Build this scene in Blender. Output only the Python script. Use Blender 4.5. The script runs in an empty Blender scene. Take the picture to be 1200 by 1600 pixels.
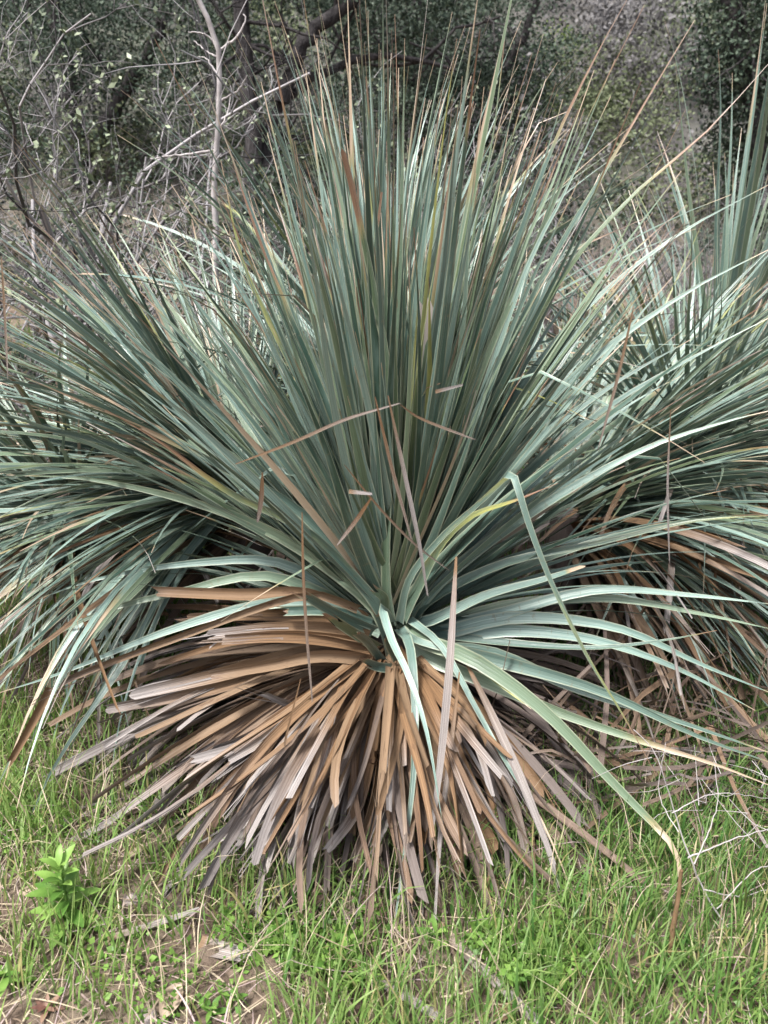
import bpy, math, random
import numpy as np
from mathutils import Vector

R = math.radians
rng = np.random.default_rng(7)
scene = bpy.context.scene
col = scene.collection

# ------------------------------------------------------------------ camera, world, sun, exposure
PITCH = 19.0
CAM = np.array([0.0, 0.0, 1.5])
cd = bpy.data.cameras.new("camera")
cam = bpy.data.objects.new("camera", cd)
col.objects.link(cam)
cam.location = CAM
cam.rotation_euler = (R(90 - PITCH), 0, 0)
cd.sensor_fit = 'VERTICAL'
cd.sensor_height = 24.0
cd.lens = 24.0 * 1202 / 1600
cd.clip_start = 0.05
cd.clip_end = 600
cd.dof.use_dof = True
cd.dof.focus_distance = 2.15
cd.dof.aperture_fstop = 2.8
scene.camera = cam

SUN_EL, SUN_AZ = 63.0, 222.0
w = bpy.data.worlds.new("World")
scene.world = w
w.use_nodes = True
wn = w.node_tree
wn.nodes.clear()
sky = wn.nodes.new("ShaderNodeTexSky")
sky.sky_type = 'NISHITA'
sky.sun_disc = False
sky.sun_elevation = R(SUN_EL)
sky.sun_rotation = R(SUN_AZ)
sky.dust_density = 4.0
hs = wn.nodes.new("ShaderNodeHueSaturation")
hs.inputs['Saturation'].default_value = 0.55      # veiled, overcast sky
bg = wn.nodes.new("ShaderNodeBackground")
bg.inputs['Strength'].default_value = 0.06
wo = wn.nodes.new("ShaderNodeOutputWorld")
wn.links.new(sky.outputs[0], hs.inputs['Color'])
wn.links.new(hs.outputs[0], bg.inputs['Color'])
wn.links.new(bg.outputs[0], wo.inputs['Surface'])

sd = bpy.data.lights.new("sun", 'SUN')
sd.energy = 1.5
sd.angle = R(11)
sd.color = (1.0, 0.985, 0.96)
sun = bpy.data.objects.new("sun", sd)
col.objects.link(sun)
# the sky's sun_rotation runs clockwise from +Y
_d = Vector((math.sin(R(SUN_AZ)) * math.cos(R(SUN_EL)), math.cos(R(SUN_AZ)) * math.cos(R(SUN_EL)), math.sin(R(SUN_EL))))
sun.rotation_euler = _d.to_track_quat('Z', 'Y').to_euler()
scene.view_settings.view_transform = 'Standard'
scene.view_settings.look = 'None'
scene.view_settings.gamma = 1.0
scene.view_settings.exposure = 2.3
scene.render.engine = 'CYCLES'
scene.cycles.max_bounces = 6
scene.cycles.diffuse_bounces = 3
scene.cycles.glossy_bounces = 2
scene.cycles.transmission_bounces = 3

# ------------------------------------------------------------------ helpers
_cp, _sp = math.cos(R(PITCH)), math.sin(R(PITCH))


def at(px, py, Y):
    """the point at ground distance Y that the photograph shows at (px, py)"""
    xr, up = (px - 600) / 1202, (800 - py) / 1202
    ray = np.array([xr, _cp + _sp * up, -_sp + _cp * up])
    return CAM + ray * (Y / ray[1])


def gz(x, y):
    """height of the ground"""
    x = np.asarray(x, float)
    y = np.asarray(y, float)
    h = 0.03 * np.sin(x * 1.7 + 0.5) * np.cos(y * 1.3) + 0.015 * np.sin(x * 4.1 + y * 3.3)
    h = h + 0.14 * np.clip(y - 3.4, 0, None) ** 1.1
    h = h + 0.42 * np.clip(y - 10.0 - 0.15 * x, 0, None) ** 1.03
    h = h + 0.3 * np.clip(-y - 4.0, 0, 26)          # unseen slope added behind the camera to block low sky light
    h = h + np.clip((y - 12) / 10, 0, 1) * (1.0 * np.sin(x * 0.21 + 1) + 0.7 * np.sin(x * 0.5 + y * 0.33))
    return h


def unit(v):
    return v / (np.linalg.norm(v, axis=-1, keepdims=True) + 1e-12)


def catmull(pts, n):
    pts = np.asarray(pts, float)
    k = len(pts)
    if k == 2:
        return pts[0] + (pts[1] - pts[0]) * np.linspace(0, 1, n)[:, None]
    P = np.vstack([2 * pts[0] - pts[1], pts, 2 * pts[-1] - pts[-2]])
    s = np.concatenate([[0], np.cumsum(np.linalg.norm(np.diff(pts, axis=0), axis=1))])
    q = np.linspace(0, s[-1], n)
    i = np.clip(np.searchsorted(s, q, side='right') - 1, 0, k - 2)
    t = ((q - s[i]) / (s[i + 1] - s[i] + 1e-12))[:, None]
    a, b, c, d = P[i], P[i + 1], P[i + 2], P[i + 3]
    return 0.5 * (2 * b + (c - a) * t + (2 * a - 5 * b + 4 * c - d) * t ** 2 + (3 * b - a - 3 * c + d) * t ** 3)


class MB:
    """gathers shapes and links them as ONE mesh object"""

    def __init__(self):
        self.v, self.q, self.t, self.uv, self.dat, self.ed, self.n = [], [], [], [], [], [], 0

    def add(self, v, quads=None, tris=None, uv=None, dat=None, ed=None):
        v = np.asarray(v, float).reshape(-1, 3)
        m = len(v)
        self.v.append(v)
        if quads is not None and len(quads):
            self.q.append(np.asarray(quads, int).reshape(-1, 4) + self.n)
        if tris is not None and len(tris):
            self.t.append(np.asarray(tris, int).reshape(-1, 3) + self.n)
        self.uv.append(np.zeros((m, 3)) if uv is None else np.asarray(uv, float).reshape(-1, 3))
        d = np.zeros((m, 4)) if dat is None else np.broadcast_to(np.asarray(dat, float), (m, 4))
        self.dat.append(d)
        self.ed.append(np.zeros(m) if ed is None else np.asarray(ed, float).ravel())
        self.n += m

    def mesh(self, name, mat, smooth=True):
        v = np.vstack(self.v)
        q = np.vstack(self.q) if self.q else np.zeros((0, 4), int)
        t = np.vstack(self.t) if self.t else np.zeros((0, 3), int)
        me = bpy.data.meshes.new(name)
        me.vertices.add(len(v))
        me.vertices.foreach_set('co', v.astype(np.float32).ravel())
        nl = q.size + t.size
        me.loops.add(nl)
        me.loops.foreach_set('vertex_index', np.concatenate([q.ravel(), t.ravel()]).astype(np.int32))
        npoly = len(q) + len(t)
        me.polygons.add(npoly)
        st = np.concatenate([np.arange(len(q)) * 4, q.size + np.arange(len(t)) * 3]).astype(np.int32)
        me.polygons.foreach_set('loop_start', st)
        me.polygons.foreach_set('use_smooth', np.full(npoly, smooth, dtype=bool))
        a = me.attributes.new('co2', 'FLOAT_VECTOR', 'POINT')
        a.data.foreach_set('vector', np.vstack(self.uv).astype(np.float32).ravel())
        a = me.attributes.new('dat', 'FLOAT_COLOR', 'POINT')
        a.data.foreach_set('color', np.vstack(self.dat).astype(np.float32).ravel())
        a = me.attributes.new('edge', 'FLOAT', 'POINT')
        a.data.foreach_set('value', np.concatenate(self.ed).astype(np.float32))
        me.materials.append(mat)
        me.update(calc_edges=True)
        return me

    def build(self, name, mat, parent=None, smooth=True, loc=None):
        return link(name, self.mesh(name, mat, smooth), parent, loc)


def link(name, me, parent=None, loc=None):
    o = bpy.data.objects.new(name, me)
    col.objects.link(o)
    if parent is not None:
        o.parent = parent
    if loc is not None:
        o.location = loc
    return o


def tag(o, label=None, cat=None, group=None, kind=None):
    if label:
        o['label'] = label
    if cat:
        o['category'] = cat
    if group:
        o['group'] = group
    if kind:
        o['kind'] = kind
    return o


def empty(name, loc, label, cat, group=None):
    o = bpy.data.objects.new(name, None)
    col.objects.link(o)
    o.location = [float(a) for a in loc]
    o.empty_display_size = 0.1
    return tag(o, label, cat, group)


def copy_tree(o, parent=None):
    c = o.copy()
    col.objects.link(c)
    c.parent = parent
    for ch in list(o.children):
        copy_tree(ch, c)
    return c


def tube(mb, P, r, k=5, dat=None, cap=False):
    P = np.asarray(P, float)
    n = len(P)
    r = np.broadcast_to(np.asarray(r, float), (n,))
    T = unit(np.gradient(P, axis=0))
    h = np.array([0.31, 0.52, 0.79]) if abs(T[0] @ unit(np.array([0.31, 0.52, 0.79]))) < 0.9 else np.array([1.0, 0, 0])
    A = unit(np.cross(T, h))
    B = np.cross(T, A)
    th = np.arange(k) * 2 * np.pi / k
    V = P[:, None] + r[:, None, None] * (np.cos(th)[None, :, None] * A[:, None] + np.sin(th)[None, :, None] * B[:, None])
    i = np.arange(n - 1)[:, None] * k
    j = np.arange(k)[None]
    q = np.stack([i + j, i + (j + 1) % k, i + k + (j + 1) % k, i + k + j], -1).reshape(-1, 4)
    s = np.concatenate([[0], np.cumsum(np.linalg.norm(np.diff(P, axis=0), axis=1))])
    uv = np.stack([np.tile(j / k, (n, 1)), np.tile(s[:, None], (1, k)), np.zeros((n, k))], -1)
    mb.add(V, q, None, uv, dat)
    if cap:
        mb.add(V[-1], None, [[0, a, a + 1] for a in range(1, k - 1)], uv[-1], dat)


def ribbon(mb, P, N, W, dat, fold=0.2, nc=3, rnd=0.0, ragged=0.0):
    """a leaf blade: centre line P, upper normal N, width W, gutter fold"""
    n = len(P)
    T = unit(np.gradient(P, axis=0))
    S = unit(np.cross(N, T))
    N = np.cross(T, S)
    s = np.linspace(-1, 1, nc)
    off = fold * (s ** 2 if nc > 3 else np.abs(s))
    V = P[:, None] + (W / 2)[:, None, None] * (s[None, :, None] * S[:, None] + off[None, :, None] * N[:, None])
    if ragged > 0:
        V[-1] += T[-1] * (rng.uniform(-1, 1, nc) * ragged)[:, None]
        V[-2] += T[-2] * (rng.uniform(-.3, .3, nc) * ragged)[:, None]
    i = np.arange(n - 1)[:, None] * nc
    j = np.arange(nc - 1)[None]
    q = np.stack([i + j, i + j + 1, i + nc + j + 1, i + nc + j], -1).reshape(-1, 4)
    L = np.concatenate([[0], np.cumsum(np.linalg.norm(np.diff(P, axis=0), axis=1))])
    uv = np.stack([np.tile(s[None] * 0.5, (n, 1)) * (W[:, None] / max(W.max(), 1e-6)), np.tile(L[:, None], (1, nc)), np.full((n, nc), rnd)], -1)
    D = np.repeat(np.asarray(dat, float)[:, None], nc, 1)
    mb.add(V, q, None, uv, D.reshape(-1, 4), np.tile(np.abs(s)[None], (n, 1)))


# ------------------------------------------------------------------ materials
def newmat(name):
    m = bpy.data.materials.new(name)
    m.use_nodes = True
    nt = m.node_tree
    nt.nodes.clear()
    return m, nt


class NT:
    def __init__(self, nt):
        self.nt = nt

    def n(self, typ, **kw):
        nd = self.nt.nodes.new('ShaderNode' + typ)
        for k, v in kw.items():
            if k.startswith('_'):
                setattr(nd, k[1:], v)
        return nd

    def put(self, sock, v):
        if isinstance(v, bpy.types.NodeSocket):
            self.nt.links.new(v, sock)
        else:
            sock.default_value = v

    def attr(self, name, out='Vector'):
        a = self.n('Attribute', _attribute_name=name)
        return a.outputs[out]

    def sep(self, c):
        s = self.n('SeparateColor')
        self.put(s.inputs[0], c)
        return s.outputs

    def math(self, op, a, b=0.0, clamp=False):
        m = self.n('Math', _operation=op, _use_clamp=clamp)
        self.put(m.inputs[0], a)
        self.put(m.inputs[1], b)
        return m.outputs[0]

    def mix(self, f, a, b):
        m = self.n('Mix', _data_type='RGBA')
        self.put(m.inputs[0], f)
        for s, v in ((m.inputs[6], a), (m.inputs[7], b)):
            self.put(s, v if isinstance(v, bpy.types.NodeSocket) else (*v, 1.0))
        return m.outputs[2]

    def noise(self, vec, scale, detail=3.0, rough=0.55):
        x = self.n('TexNoise')
        if vec is not None:
            self.put(x.inputs['Vector'], vec)
        x.inputs['Scale'].default_value = scale
        x.inputs['Detail'].default_value = detail
        x.inputs['Roughness'].default_value = rough
        return x.outputs['Fac']

    def vmul(self, v, s):
        m = self.n('VectorMath', _operation='MULTIPLY')
        self.put(m.inputs[0], v)
        m.inputs[1].default_value = s
        return m.outputs[0]

    def ramp(self, f, lo, hi):
        m = self.n('MapRange', _interpolation_type='SMOOTHSTEP')
        self.put(m.inputs[0], f)
        m.inputs[1].default_value = lo
        m.inputs[2].default_value = hi
        return m.outputs[0]

    def bump(self, h, strength, dist):
        b = self.n('Bump')
        b.inputs['Strength'].default_value = strength
        b.inputs['Distance'].default_value = dist
        self.put(b.inputs['Height'], h)
        return b.outputs[0]

    def out(self, color, rough=0.6, spec=0.5, normal=None, transl=0.0, tcol=None, sheen=0.0):
        p = self.n('BsdfPrincipled')
        p.inputs['Sheen Weight'].default_value = sheen        # the waxy bloom of the leaves
        self.put(p.inputs['Base Color'], color if isinstance(color, bpy.types.NodeSocket) else (*color, 1.0))
        self.put(p.inputs['Roughness'], rough)
        p.inputs['Specular IOR Level'].default_value = spec
        if normal is not None:
            self.put(p.inputs['Normal'], normal)
        o = self.n('OutputMaterial')
        last = p.outputs[0]
        if transl > 0:
            t = self.n('BsdfTranslucent')
            self.put(t.inputs[0], tcol if tcol is not None else color)
            ms = self.n('MixShader')
            ms.inputs[0].default_value = transl
            self.nt.links.new(last, ms.inputs[1])
            self.nt.links.new(t.outputs[0], ms.inputs[2])
            last = ms.outputs[0]
        self.nt.links.new(last, o.inputs[0])


def mat_yucca():
    # dat: R dry-brown amount, G yellowing, B random tint, A bleached grey
    m, nt = newmat('yucca leaf')
    k = NT(nt)
    co = k.attr('co2')
    d = k.attr('dat', 'Color')
    A = k.attr('dat', 'Alpha')
    r, g, b = k.sep(d)[:3]
    streak = k.noise(k.vmul(co, (26, 1.2, 41)), 1.0, 3)
    blot = k.noise(k.vmul(co, (3, 7, 37)), 1.0, 4)
    fine = k.noise(k.vmul(co, (60, 2.5, 91)), 1.0, 2)
    ed = k.ramp(k.attr('edge', 'Fac'), 0.70, 1.0)
    base = k.mix(b, (0.012, 0.040, 0.026), (0.155, 0.245, 0.212))
    base = k.mix(k.ramp(streak, 0.38, 0.68), base, k.mix(b, (0.028, 0.070, 0.042), (0.285, 0.380, 0.325)))  # pale end of the random tint raised, painting in sky highlights
    base = k.mix(k.math('MULTIPLY', k.ramp(blot, 0.5, 0.75), 0.35), base, (0.22, 0.32, 0.285))
    spot = k.noise(k.vmul(co, (1.6, 60, 29)), 1.0, 3, 0.7)
    base = k.mix(k.math('MULTIPLY', k.ramp(spot, 0.60, 0.70), 0.45), base, (0.14, 0.12, 0.07))
    zz = k.n('SeparateXYZ')
    k.put(zz.inputs[0], co)
    fr = k.math('FRACT', k.math('MULTIPLY', zz.outputs[2], 7.31))
    olive = k.mix(streak, (0.065, 0.100, 0.035), (0.215, 0.265, 0.125))
    base = k.mix(k.math('MULTIPLY', k.ramp(fr, 0.60, 0.85), 0.55), base, olive)
    base = k.mix(k.math('MULTIPLY', ed, 0.55), base, (0.46, 0.48, 0.34))
    yel = k.ramp(k.math('ADD', g, k.math('MULTIPLY', k.math('SUBTRACT', blot, 0.5), 0.8)), 0.25, 0.75)
    base = k.mix(yel, base, k.mix(streak, (0.17, 0.20, 0.045), (0.38, 0.35, 0.10)))
    rr = k.math('ADD', r, k.math('MULTIPLY', k.math('SUBTRACT', streak, 0.5), 0.6))
    base = k.mix(k.math('MULTIPLY', k.ramp(rr, 0.18, 0.40), 0.7), base, (0.27, 0.22, 0.09))
    brown = k.mix(k.ramp(fine, 0.35, 0.65), (0.085, 0.045, 0.026), (0.26, 0.15, 0.09))
    brown = k.mix(k.ramp(b, 0.15, 0.6), brown, k.mix(fine, (0.26, 0.175, 0.11), (0.50, 0.41, 0.30)))
    base = k.mix(k.ramp(rr, 0.32, 0.62), base, brown)
    grey = k.mix(fine, (0.34, 0.29, 0.27), (0.62, 0.57, 0.53))
    base = k.mix(k.ramp(k.math('ADD', A, k.math('MULTIPLY', k.math('SUBTRACT', streak, 0.5), 0.6)), 0.3, 0.75), base, grey)
    h = k.noise(k.vmul(co, (34, 0.6, 53)), 1.0, 2)
    k.out(base, 0.30, 0.75, k.bump(h, 0.9, 0.0018), 0, None, 0.05)
    return m


def mat_dead():
    # dat: R rawness of the tan, G darkening of old layers, B random tint, A bleached grey
    m, nt = newmat('dead yucca leaf')
    k = NT(nt)
    co = k.attr('co2')
    d = k.attr('dat', 'Color')
    A = k.attr('dat', 'Alpha')
    r, g, b = k.sep(d)[:3]
    streak = k.noise(k.vmul(co, (22, 1.6, 41)), 1.0, 6, 0.68)
    blot = k.noise(k.vmul(co, (5, 14, 37)), 1.0, 6, 0.65)
    tan = k.mix(k.ramp(streak, 0.3, 0.7), (0.055, 0.028, 0.014), (0.255, 0.142, 0.066))
    tan = k.mix(b, tan, k.mix(streak, (0.085, 0.054, 0.034), (0.30, 0.205, 0.125)))
    tan = k.mix(k.ramp(blot, 0.58, 0.70), tan, (0.085, 0.042, 0.024))
    grey = k.mix(k.ramp(streak, 0.3, 0.72), (0.125, 0.106, 0.098), (0.40, 0.365, 0.345))
    c = k.mix(k.ramp(k.math('ADD', A, k.math('MULTIPLY', k.math('SUBTRACT', streak, 0.5), 0.8)), 0.35, 0.95), tan, grey)
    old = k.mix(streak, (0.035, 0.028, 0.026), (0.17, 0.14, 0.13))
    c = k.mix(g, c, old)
    h = k.noise(k.vmul(co, (40, 0.7, 53)), 1.0, 3)
    k.out(c, 0.62, 0.3, k.bump(h, 0.7, 0.002))
    return m


def mat_grass():
    m, nt = newmat('grass')
    k = NT(nt)
    d = k.attr('dat', 'Color')
    r, g, b = k.sep(d)[:3]
    c = k.mix(b, (0.055, 0.165, 0.038), (0.215, 0.335, 0.090))
    c = k.mix(r, c, (0.36, 0.30, 0.14))
    k.out(c, 0.45, 0.4, None, 0.35, k.mix(b, (0.10, 0.26, 0.045), (0.30, 0.42, 0.095)))
    return m


def mat_straw():
    m, nt = newmat('dry straw')
    k = NT(nt)
    d = k.attr('dat', 'Color')
    r, g, b = k.sep(d)[:3]
    c = k.mix(b, (0.17, 0.12, 0.085), (0.50, 0.42, 0.29))
    c = k.mix(r, c, (0.33, 0.25, 0.25))
    k.out(c, 0.6, 0.3)
    return m


def mat_two(name, a, b, scale, rough=0.8, transl=0.0, bump=0.0, dist=0.01, spec=0.3, stretch=(1, 1, 1)):
    """noise between two colours, plus the per-leaf tint in dat.B"""
    m, nt = newmat(name)
    k = NT(nt)
    tc = k.n('TexCoord').outputs['Object']
    f = k.noise(k.vmul(tc, stretch), scale, 5, 0.6)
    bb = k.sep(k.attr('dat', 'Color'))[2]
    c = k.mix(k.ramp(k.math('ADD', f, k.math('MULTIPLY', k.math('SUBTRACT', bb, 0.5), 0.55)), 0.25, 0.75), a, b)
    nrm = None
    if bump:
        nrm = k.bump(k.noise(k.vmul(tc, stretch), scale * 2.5, 4), bump, dist)
    k.out(c, rough, spec, nrm, transl, c)
    return m


def mat_ground():
    m, nt = newmat('ground')
    k = NT(nt)
    p = k.n('NewGeometry').outputs['Position']
    n1 = k.noise(p, 2.2, 6, 0.65)
    n2 = k.noise(p, 24, 6, 0.7)
    n3 = k.noise(p, 0.35, 5, 0.6)
    soil = k.mix(k.ramp(n2, 0.3, 0.7), (0.055, 0.038, 0.028), (0.19, 0.135, 0.105))
    soil = k.mix(k.math('MULTIPLY', k.ramp(n1, 0.45, 0.65), 0.6), soil, (0.25, 0.205, 0.15))
    y = k.n('SeparateXYZ')
    k.put(y.inputs[0], p)
    far = k.ramp(y.outputs[1], 7.0, 14.0)
    hill = k.mix(k.ramp(n3, 0.4, 0.62), (0.115, 0.108, 0.10), (0.08, 0.088, 0.064))
    hill = k.mix(k.ramp(n2, 0.45, 0.75), hill, (0.15, 0.14, 0.136))
    k.out(k.mix(far, soil, hill), 0.95, 0.1, k.bump(k.noise(p, 55, 6, 0.7), 0.8, 0.02))
    return m


M = {
    'yucca': mat_yucca(), 'dead': mat_dead(), 'grass': mat_grass(), 'straw': mat_straw(), 'ground': mat_ground(),
    'oak_bark': mat_two('oak bark', (0.016, 0.014, 0.015), (0.075, 0.068, 0.068), 9, 0.9, 0, 0.9, 0.03, 0.2, (3, 3, 0.8)),
    'oak_leaf': mat_two('oak leaf', (0.016, 0.031, 0.020), (0.085, 0.115, 0.078), 1.2, 0.6, 0.1),
    'grey_twig': mat_two('grey twig', (0.07, 0.065, 0.067), (0.33, 0.31, 0.315), 7, 0.8, 0, 0.4, 0.004),
    'pale_twig': mat_two('pale dead wood', (0.25, 0.22, 0.215), (0.52, 0.48, 0.47), 11, 0.8, 0, 0.5, 0.004),
    'shrub_leaf': mat_two('shrub leaf', (0.050, 0.072, 0.034), (0.25, 0.285, 0.185), 9, 0.48, 0.1),
    'chap_leaf': mat_two('chaparral leaf', (0.080, 0.076, 0.078), (0.20, 0.19, 0.19), 2.0, 0.8, 0.1),
    'olive_leaf': mat_two('olive leaf', (0.060, 0.080, 0.036), (0.185, 0.21, 0.118), 2.0, 0.7, 0.15),
    'green_leaf': mat_two('bright leaf', (0.07, 0.13, 0.02), (0.26, 0.36, 0.07), 3.0, 0.5, 0.3),
    'weed_leaf': mat_two('weed leaf', (0.09, 0.19, 0.035), (0.23, 0.37, 0.085), 12, 0.45, 0.3),
    'red_leaf': mat_two('red weed leaf', (0.15, 0.07, 0.055), (0.27, 0.17, 0.12), 15, 0.5, 0.2),
    'litter': mat_two('leaf litter', (0.16, 0.095, 0.06), (0.42, 0.33, 0.25), 14, 0.8, 0.05, 0.3, 0.003),
    'stalk': mat_two('brown stalk', (0.11, 0.065, 0.035), (0.24, 0.15, 0.085), 18, 0.8, 0, 0.6, 0.003, 0.2, (4, 4, 1)),
    'log': mat_two('log bark', (0.07, 0.055, 0.055), (0.32, 0.28, 0.285), 16, 0.9, 0, 1.0, 0.02, 0.2),
    'stone': mat_two('stone', (0.20, 0.16, 0.15), (0.50, 0.42, 0.40), 10, 0.85, 0, 0.5, 0.01),
    'rock': mat_two('hillside rock', (0.25, 0.17, 0.145), (0.46, 0.34, 0.30), 2.5, 0.9, 0, 0.8, 0.08),
}

# ------------------------------------------------------------------ the ground, out to the hillside
xs = np.concatenate([np.linspace(-70, -4, 45), np.linspace(-3.9, 3.9, 110), np.linspace(4, 70, 45)])
ys = np.concatenate([np.linspace(-30, 0.2, 14), np.linspace(0.3, 6, 110), np.linspace(6.2, 110, 110)])
X, Y = np.meshgrid(xs, ys)
g = MB()
ni, nj = X.shape
ii, jj = np.meshgrid(np.arange(ni - 1), np.arange(nj - 1), indexing='ij')
a0 = ii * nj + jj
g.add(np.stack([X, Y, gz(X, Y) + 0.008 * rng.standard_normal(X.shape) * (Y < 8)], -1),
      np.stack([a0, a0 + 1, a0 + nj + 1, a0 + nj], -1).reshape(-1, 4))
tag(g.build('ground', M['ground']), None, None, None, 'structure')


# ------------------------------------------------------------------ leaves and crowns
def leaf_cards(mb, C, size, aspect=0.5, up=0.3, b=None):
    """rhombic folded leaves at the points C"""
    n = len(C)
    D = unit(rng.standard_normal((n, 3)) + np.array([0, 0, up]))
    H = unit(np.cross(D, rng.standard_normal((n, 3))))
    N = np.cross(D, H)
    s = size * rng.uniform(0.6, 1.3, n)[:, None]
    V = np.stack([C - D * s * .5, C + H * s * aspect * .5 - N * s * .07, C + D * s * .5, C - H * s * aspect * .5 - N * s * .07], 1)
    q = np.arange(n * 4).reshape(n, 4)
    bb = rng.uniform(0, 1, n) if b is None else b
    dat = np.zeros((n, 4, 4))
    dat[..., 2] = bb[:, None]
    mb.add(V.reshape(-1, 3), q, None, None, dat.reshape(-1, 4))


def clumps(center, rad, ncl, per, spread):
    center = np.asarray(center, float)
    rad = np.asarray(rad, float)
    c = unit(rng.standard_normal((ncl, 3))) * (rng.uniform(0.25, 1, ncl) ** 0.6)[:, None] * rad + center
    p = np.repeat(c, per, 0)
    return p + rng.standard_normal(p.shape) * spread * np.array([1, 1, 0.7])


def grow(mb, p, d, L, r, depth, tips, k=4, wig=0.25, nkids=(2, 4), ang=0.6, lift=0.15, dat=None):
    """a branching limb; tips collects points along the outer twigs"""
    n = 5 if depth > 0 else 4
    pts = [np.array(p, float)]
    dd = unit(np.array(d, float))
    for i in range(n - 1):
        dd = unit(dd + rng.standard_normal(3) * wig * 0.5 + np.array([0, 0, lift * 0.2]))
        pts.append(pts[-1] + dd * L / (n - 1))
    pts = np.array(pts)
    tube(mb, pts, np.linspace(r, r * 0.55, n), k if depth > 0 else 3, dat)
    if depth == 0:
        tips.extend(pts[1:])
        return
    for j in range(rng.integers(nkids[0], nkids[1] + 1)):
        t = rng.uniform(0.3, 1.0)
        q = pts[min(int(t * (n - 1)), n - 2)] * (1 - (t * (n - 1)) % 1) + pts[min(int(t * (n - 1)) + 1, n - 1)] * ((t * (n - 1)) % 1)
        nd = unit(dd + rng.standard_normal(3) * ang + np.array([0, 0, lift]))
        grow(mb, q, nd, L * rng.uniform(0.5, 0.8), max(r * 0.55, 0.0012), depth - 1, tips, max(3, k - 1), wig, nkids, ang, lift, dat)


RD = [0, 0, 0.5, 0]


def px_tube(mb, pts, Y0, Y1, r0, r1, k=7, n=16, wob=0.0):
    Ys = np.linspace(Y0, Y1, len(pts))
    P = catmull([at(a, b, y) for (a, b), y in zip(pts, Ys)], n)
    if wob:
        P[1:-1] += rng.standard_normal((n - 2, 3)) * wob
    tube(mb, P, np.linspace(r0, r1, n), k, RD, True)
    return P


# ------------------------------------------------------------------ oaks behind
def oak(label, base, limbs, crowns, leaf_size=0.052, group='oaks behind the yucca'):
    root = empty('oak_tree', base, label, 'tree', group)
    off = -np.asarray(base, float)
    t = MB()
    ends = []
    for pts, Y0, Y1, r0, r1 in limbs:
        P = px_tube(t, pts, Y0, Y1, r0, r1, 9, 22, 0.018)
        ends.append(P)
    for P in ends:
        for j in range(7):
            q = P[rng.integers(6, len(P))]
            grow(t, q, unit(rng.standard_normal(3) + [0, 0, .3]), rng.uniform(.5, 1.1), 0.022, 2, [], 5, 0.5, (2, 3), 0.8, 0.0, RD)
    t.v = [v + off for v in t.v]
    t.build('trunk', M['oak_bark'], root)
    c = MB()
    for (cx, cy, cY, rx, rz, ncl, per) in crowns:
        p = clumps(at(cx, cy, cY), (rx, rx * 0.8, rz), int(ncl * 1.3), int(per * 1.5), 0.17)
        leaf_cards(c, p, leaf_size, 0.55)
    c.v = [v + off for v in c.v]
    c.build('crown', M['oak_leaf'], root)
    return root


def ground_at(px, Y):
    x = at(px, 500, Y)[0]
    return np.array([x, Y, float(gz(x, Y))])


b1 = ground_at(398, 9.0)
oak('forked oak with two dark trunks behind the white dead sapling', b1,
    [([(396, 520), (396, 300), (394, 200), (382, 100), (372, 0), (350, -140)], 9.0, 9.0, .115, .07),
     ([(408, 480), (410, 290), (428, 195), (455, 145), (520, 108), (600, 88), (660, 96), (710, 110)], 9.0, 9.6, .095, .018),
     ([(440, 160), (462, 90), (500, 40), (545, 8), (600, -90)], 9.1, 9.2, .085, .055)],
    [(330, -60, 9.8, 1.3, .8, 60, 50), (520, -80, 9.6, 1.5, .7, 70, 50), (500, 260, 11.2, 1.0, .8, 40, 45), (330, 160, 10.4, .9, .9, 46, 45), (620, 30, 10.2, .9, .7, 50, 45)])
b2 = ground_at(720, 12.5)
oak('dark rounded oak at the top centre behind the tallest leaf tips', b2,
    [([(720, 480), (715, 300), (700, 150), (660, 30), (640, -80)], 12.5, 12.5, .17, .08),
     ([(712, 280), (740, 180), (800, 90), (840, 0)], 12.5, 12.2, .1, .05),
     ([(706, 200), (660, 150), (610, 90), (560, 40)], 12.5, 12.0, .1, .05)],
    [(690, 60, 12.6, 1.9, 1.3, 170, 60), (600, 200, 12.4, 1.7, 1.2, 130, 60), (770, 200, 12.8, 1.2, 1.0, 100, 60), (690, 320, 12.2, 1.9, .7, 80, 45)])
b3 = ground_at(1190, 9.0)
oak('dark oak filling the top right corner', b3,
    [([(1195, 520), (1190, 330), (1180, 200), (1150, 60), (1120, -80)], 9.0, 9.0, .14, .07),
     ([(1190, 300), (1230, 180), (1300, 60)], 9.0, 9.0, .1, .05)],
    [(1175, 40, 9.0, .62, .9, 90, 50), (1190, 240, 9.2, .6, .7, 70, 50), (1260, 120, 9.2, .8, 1.0, 60, 50)])
b4 = ground_at(120, 11.5)
oak('dark oak half hidden by the bare grey shrub at the left', b4,
    [([(120, 520), (130, 300), (110, 150), (80, 0), (60, -90)], 11.5, 11.5, .16, .08),
     ([(124, 260), (190, 150), (250, 50), (280, -60)], 11.5, 11.2, .11, .05)],
    [(40, 20, 11.5, 1.5, 1.2, 90, 50), (210, 40, 11.8, 1.6, 1.2, 100, 50), (120, 260, 11.6, 1.8, 1.0, 90, 50)])

# ------------------------------------------------------------------ far hillside brush: shared crowns, each shrub its own object
def brush_proto(mat, leaf, ncl, per, rad, twigs=0.012):
    c = MB()
    p = clumps((0, 0, 0.55), rad, ncl, per, 0.13)
    p[:, 2] = np.abs(p[:, 2] - 0.02)
    leaf_cards(c, p, leaf, 0.6)
    t = MB()
    for _ in range(7):
        grow(t, (0, 0, 0), unit(rng.standard_normal(3) * [.7, .7, 0] + [0, 0, 1]), .6, twigs, 2, [], 4, 0.4, (2, 3), 0.6, 0.1, RD)
    return c.mesh('crown', mat), t.mesh('branches', M['grey_twig'])


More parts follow.
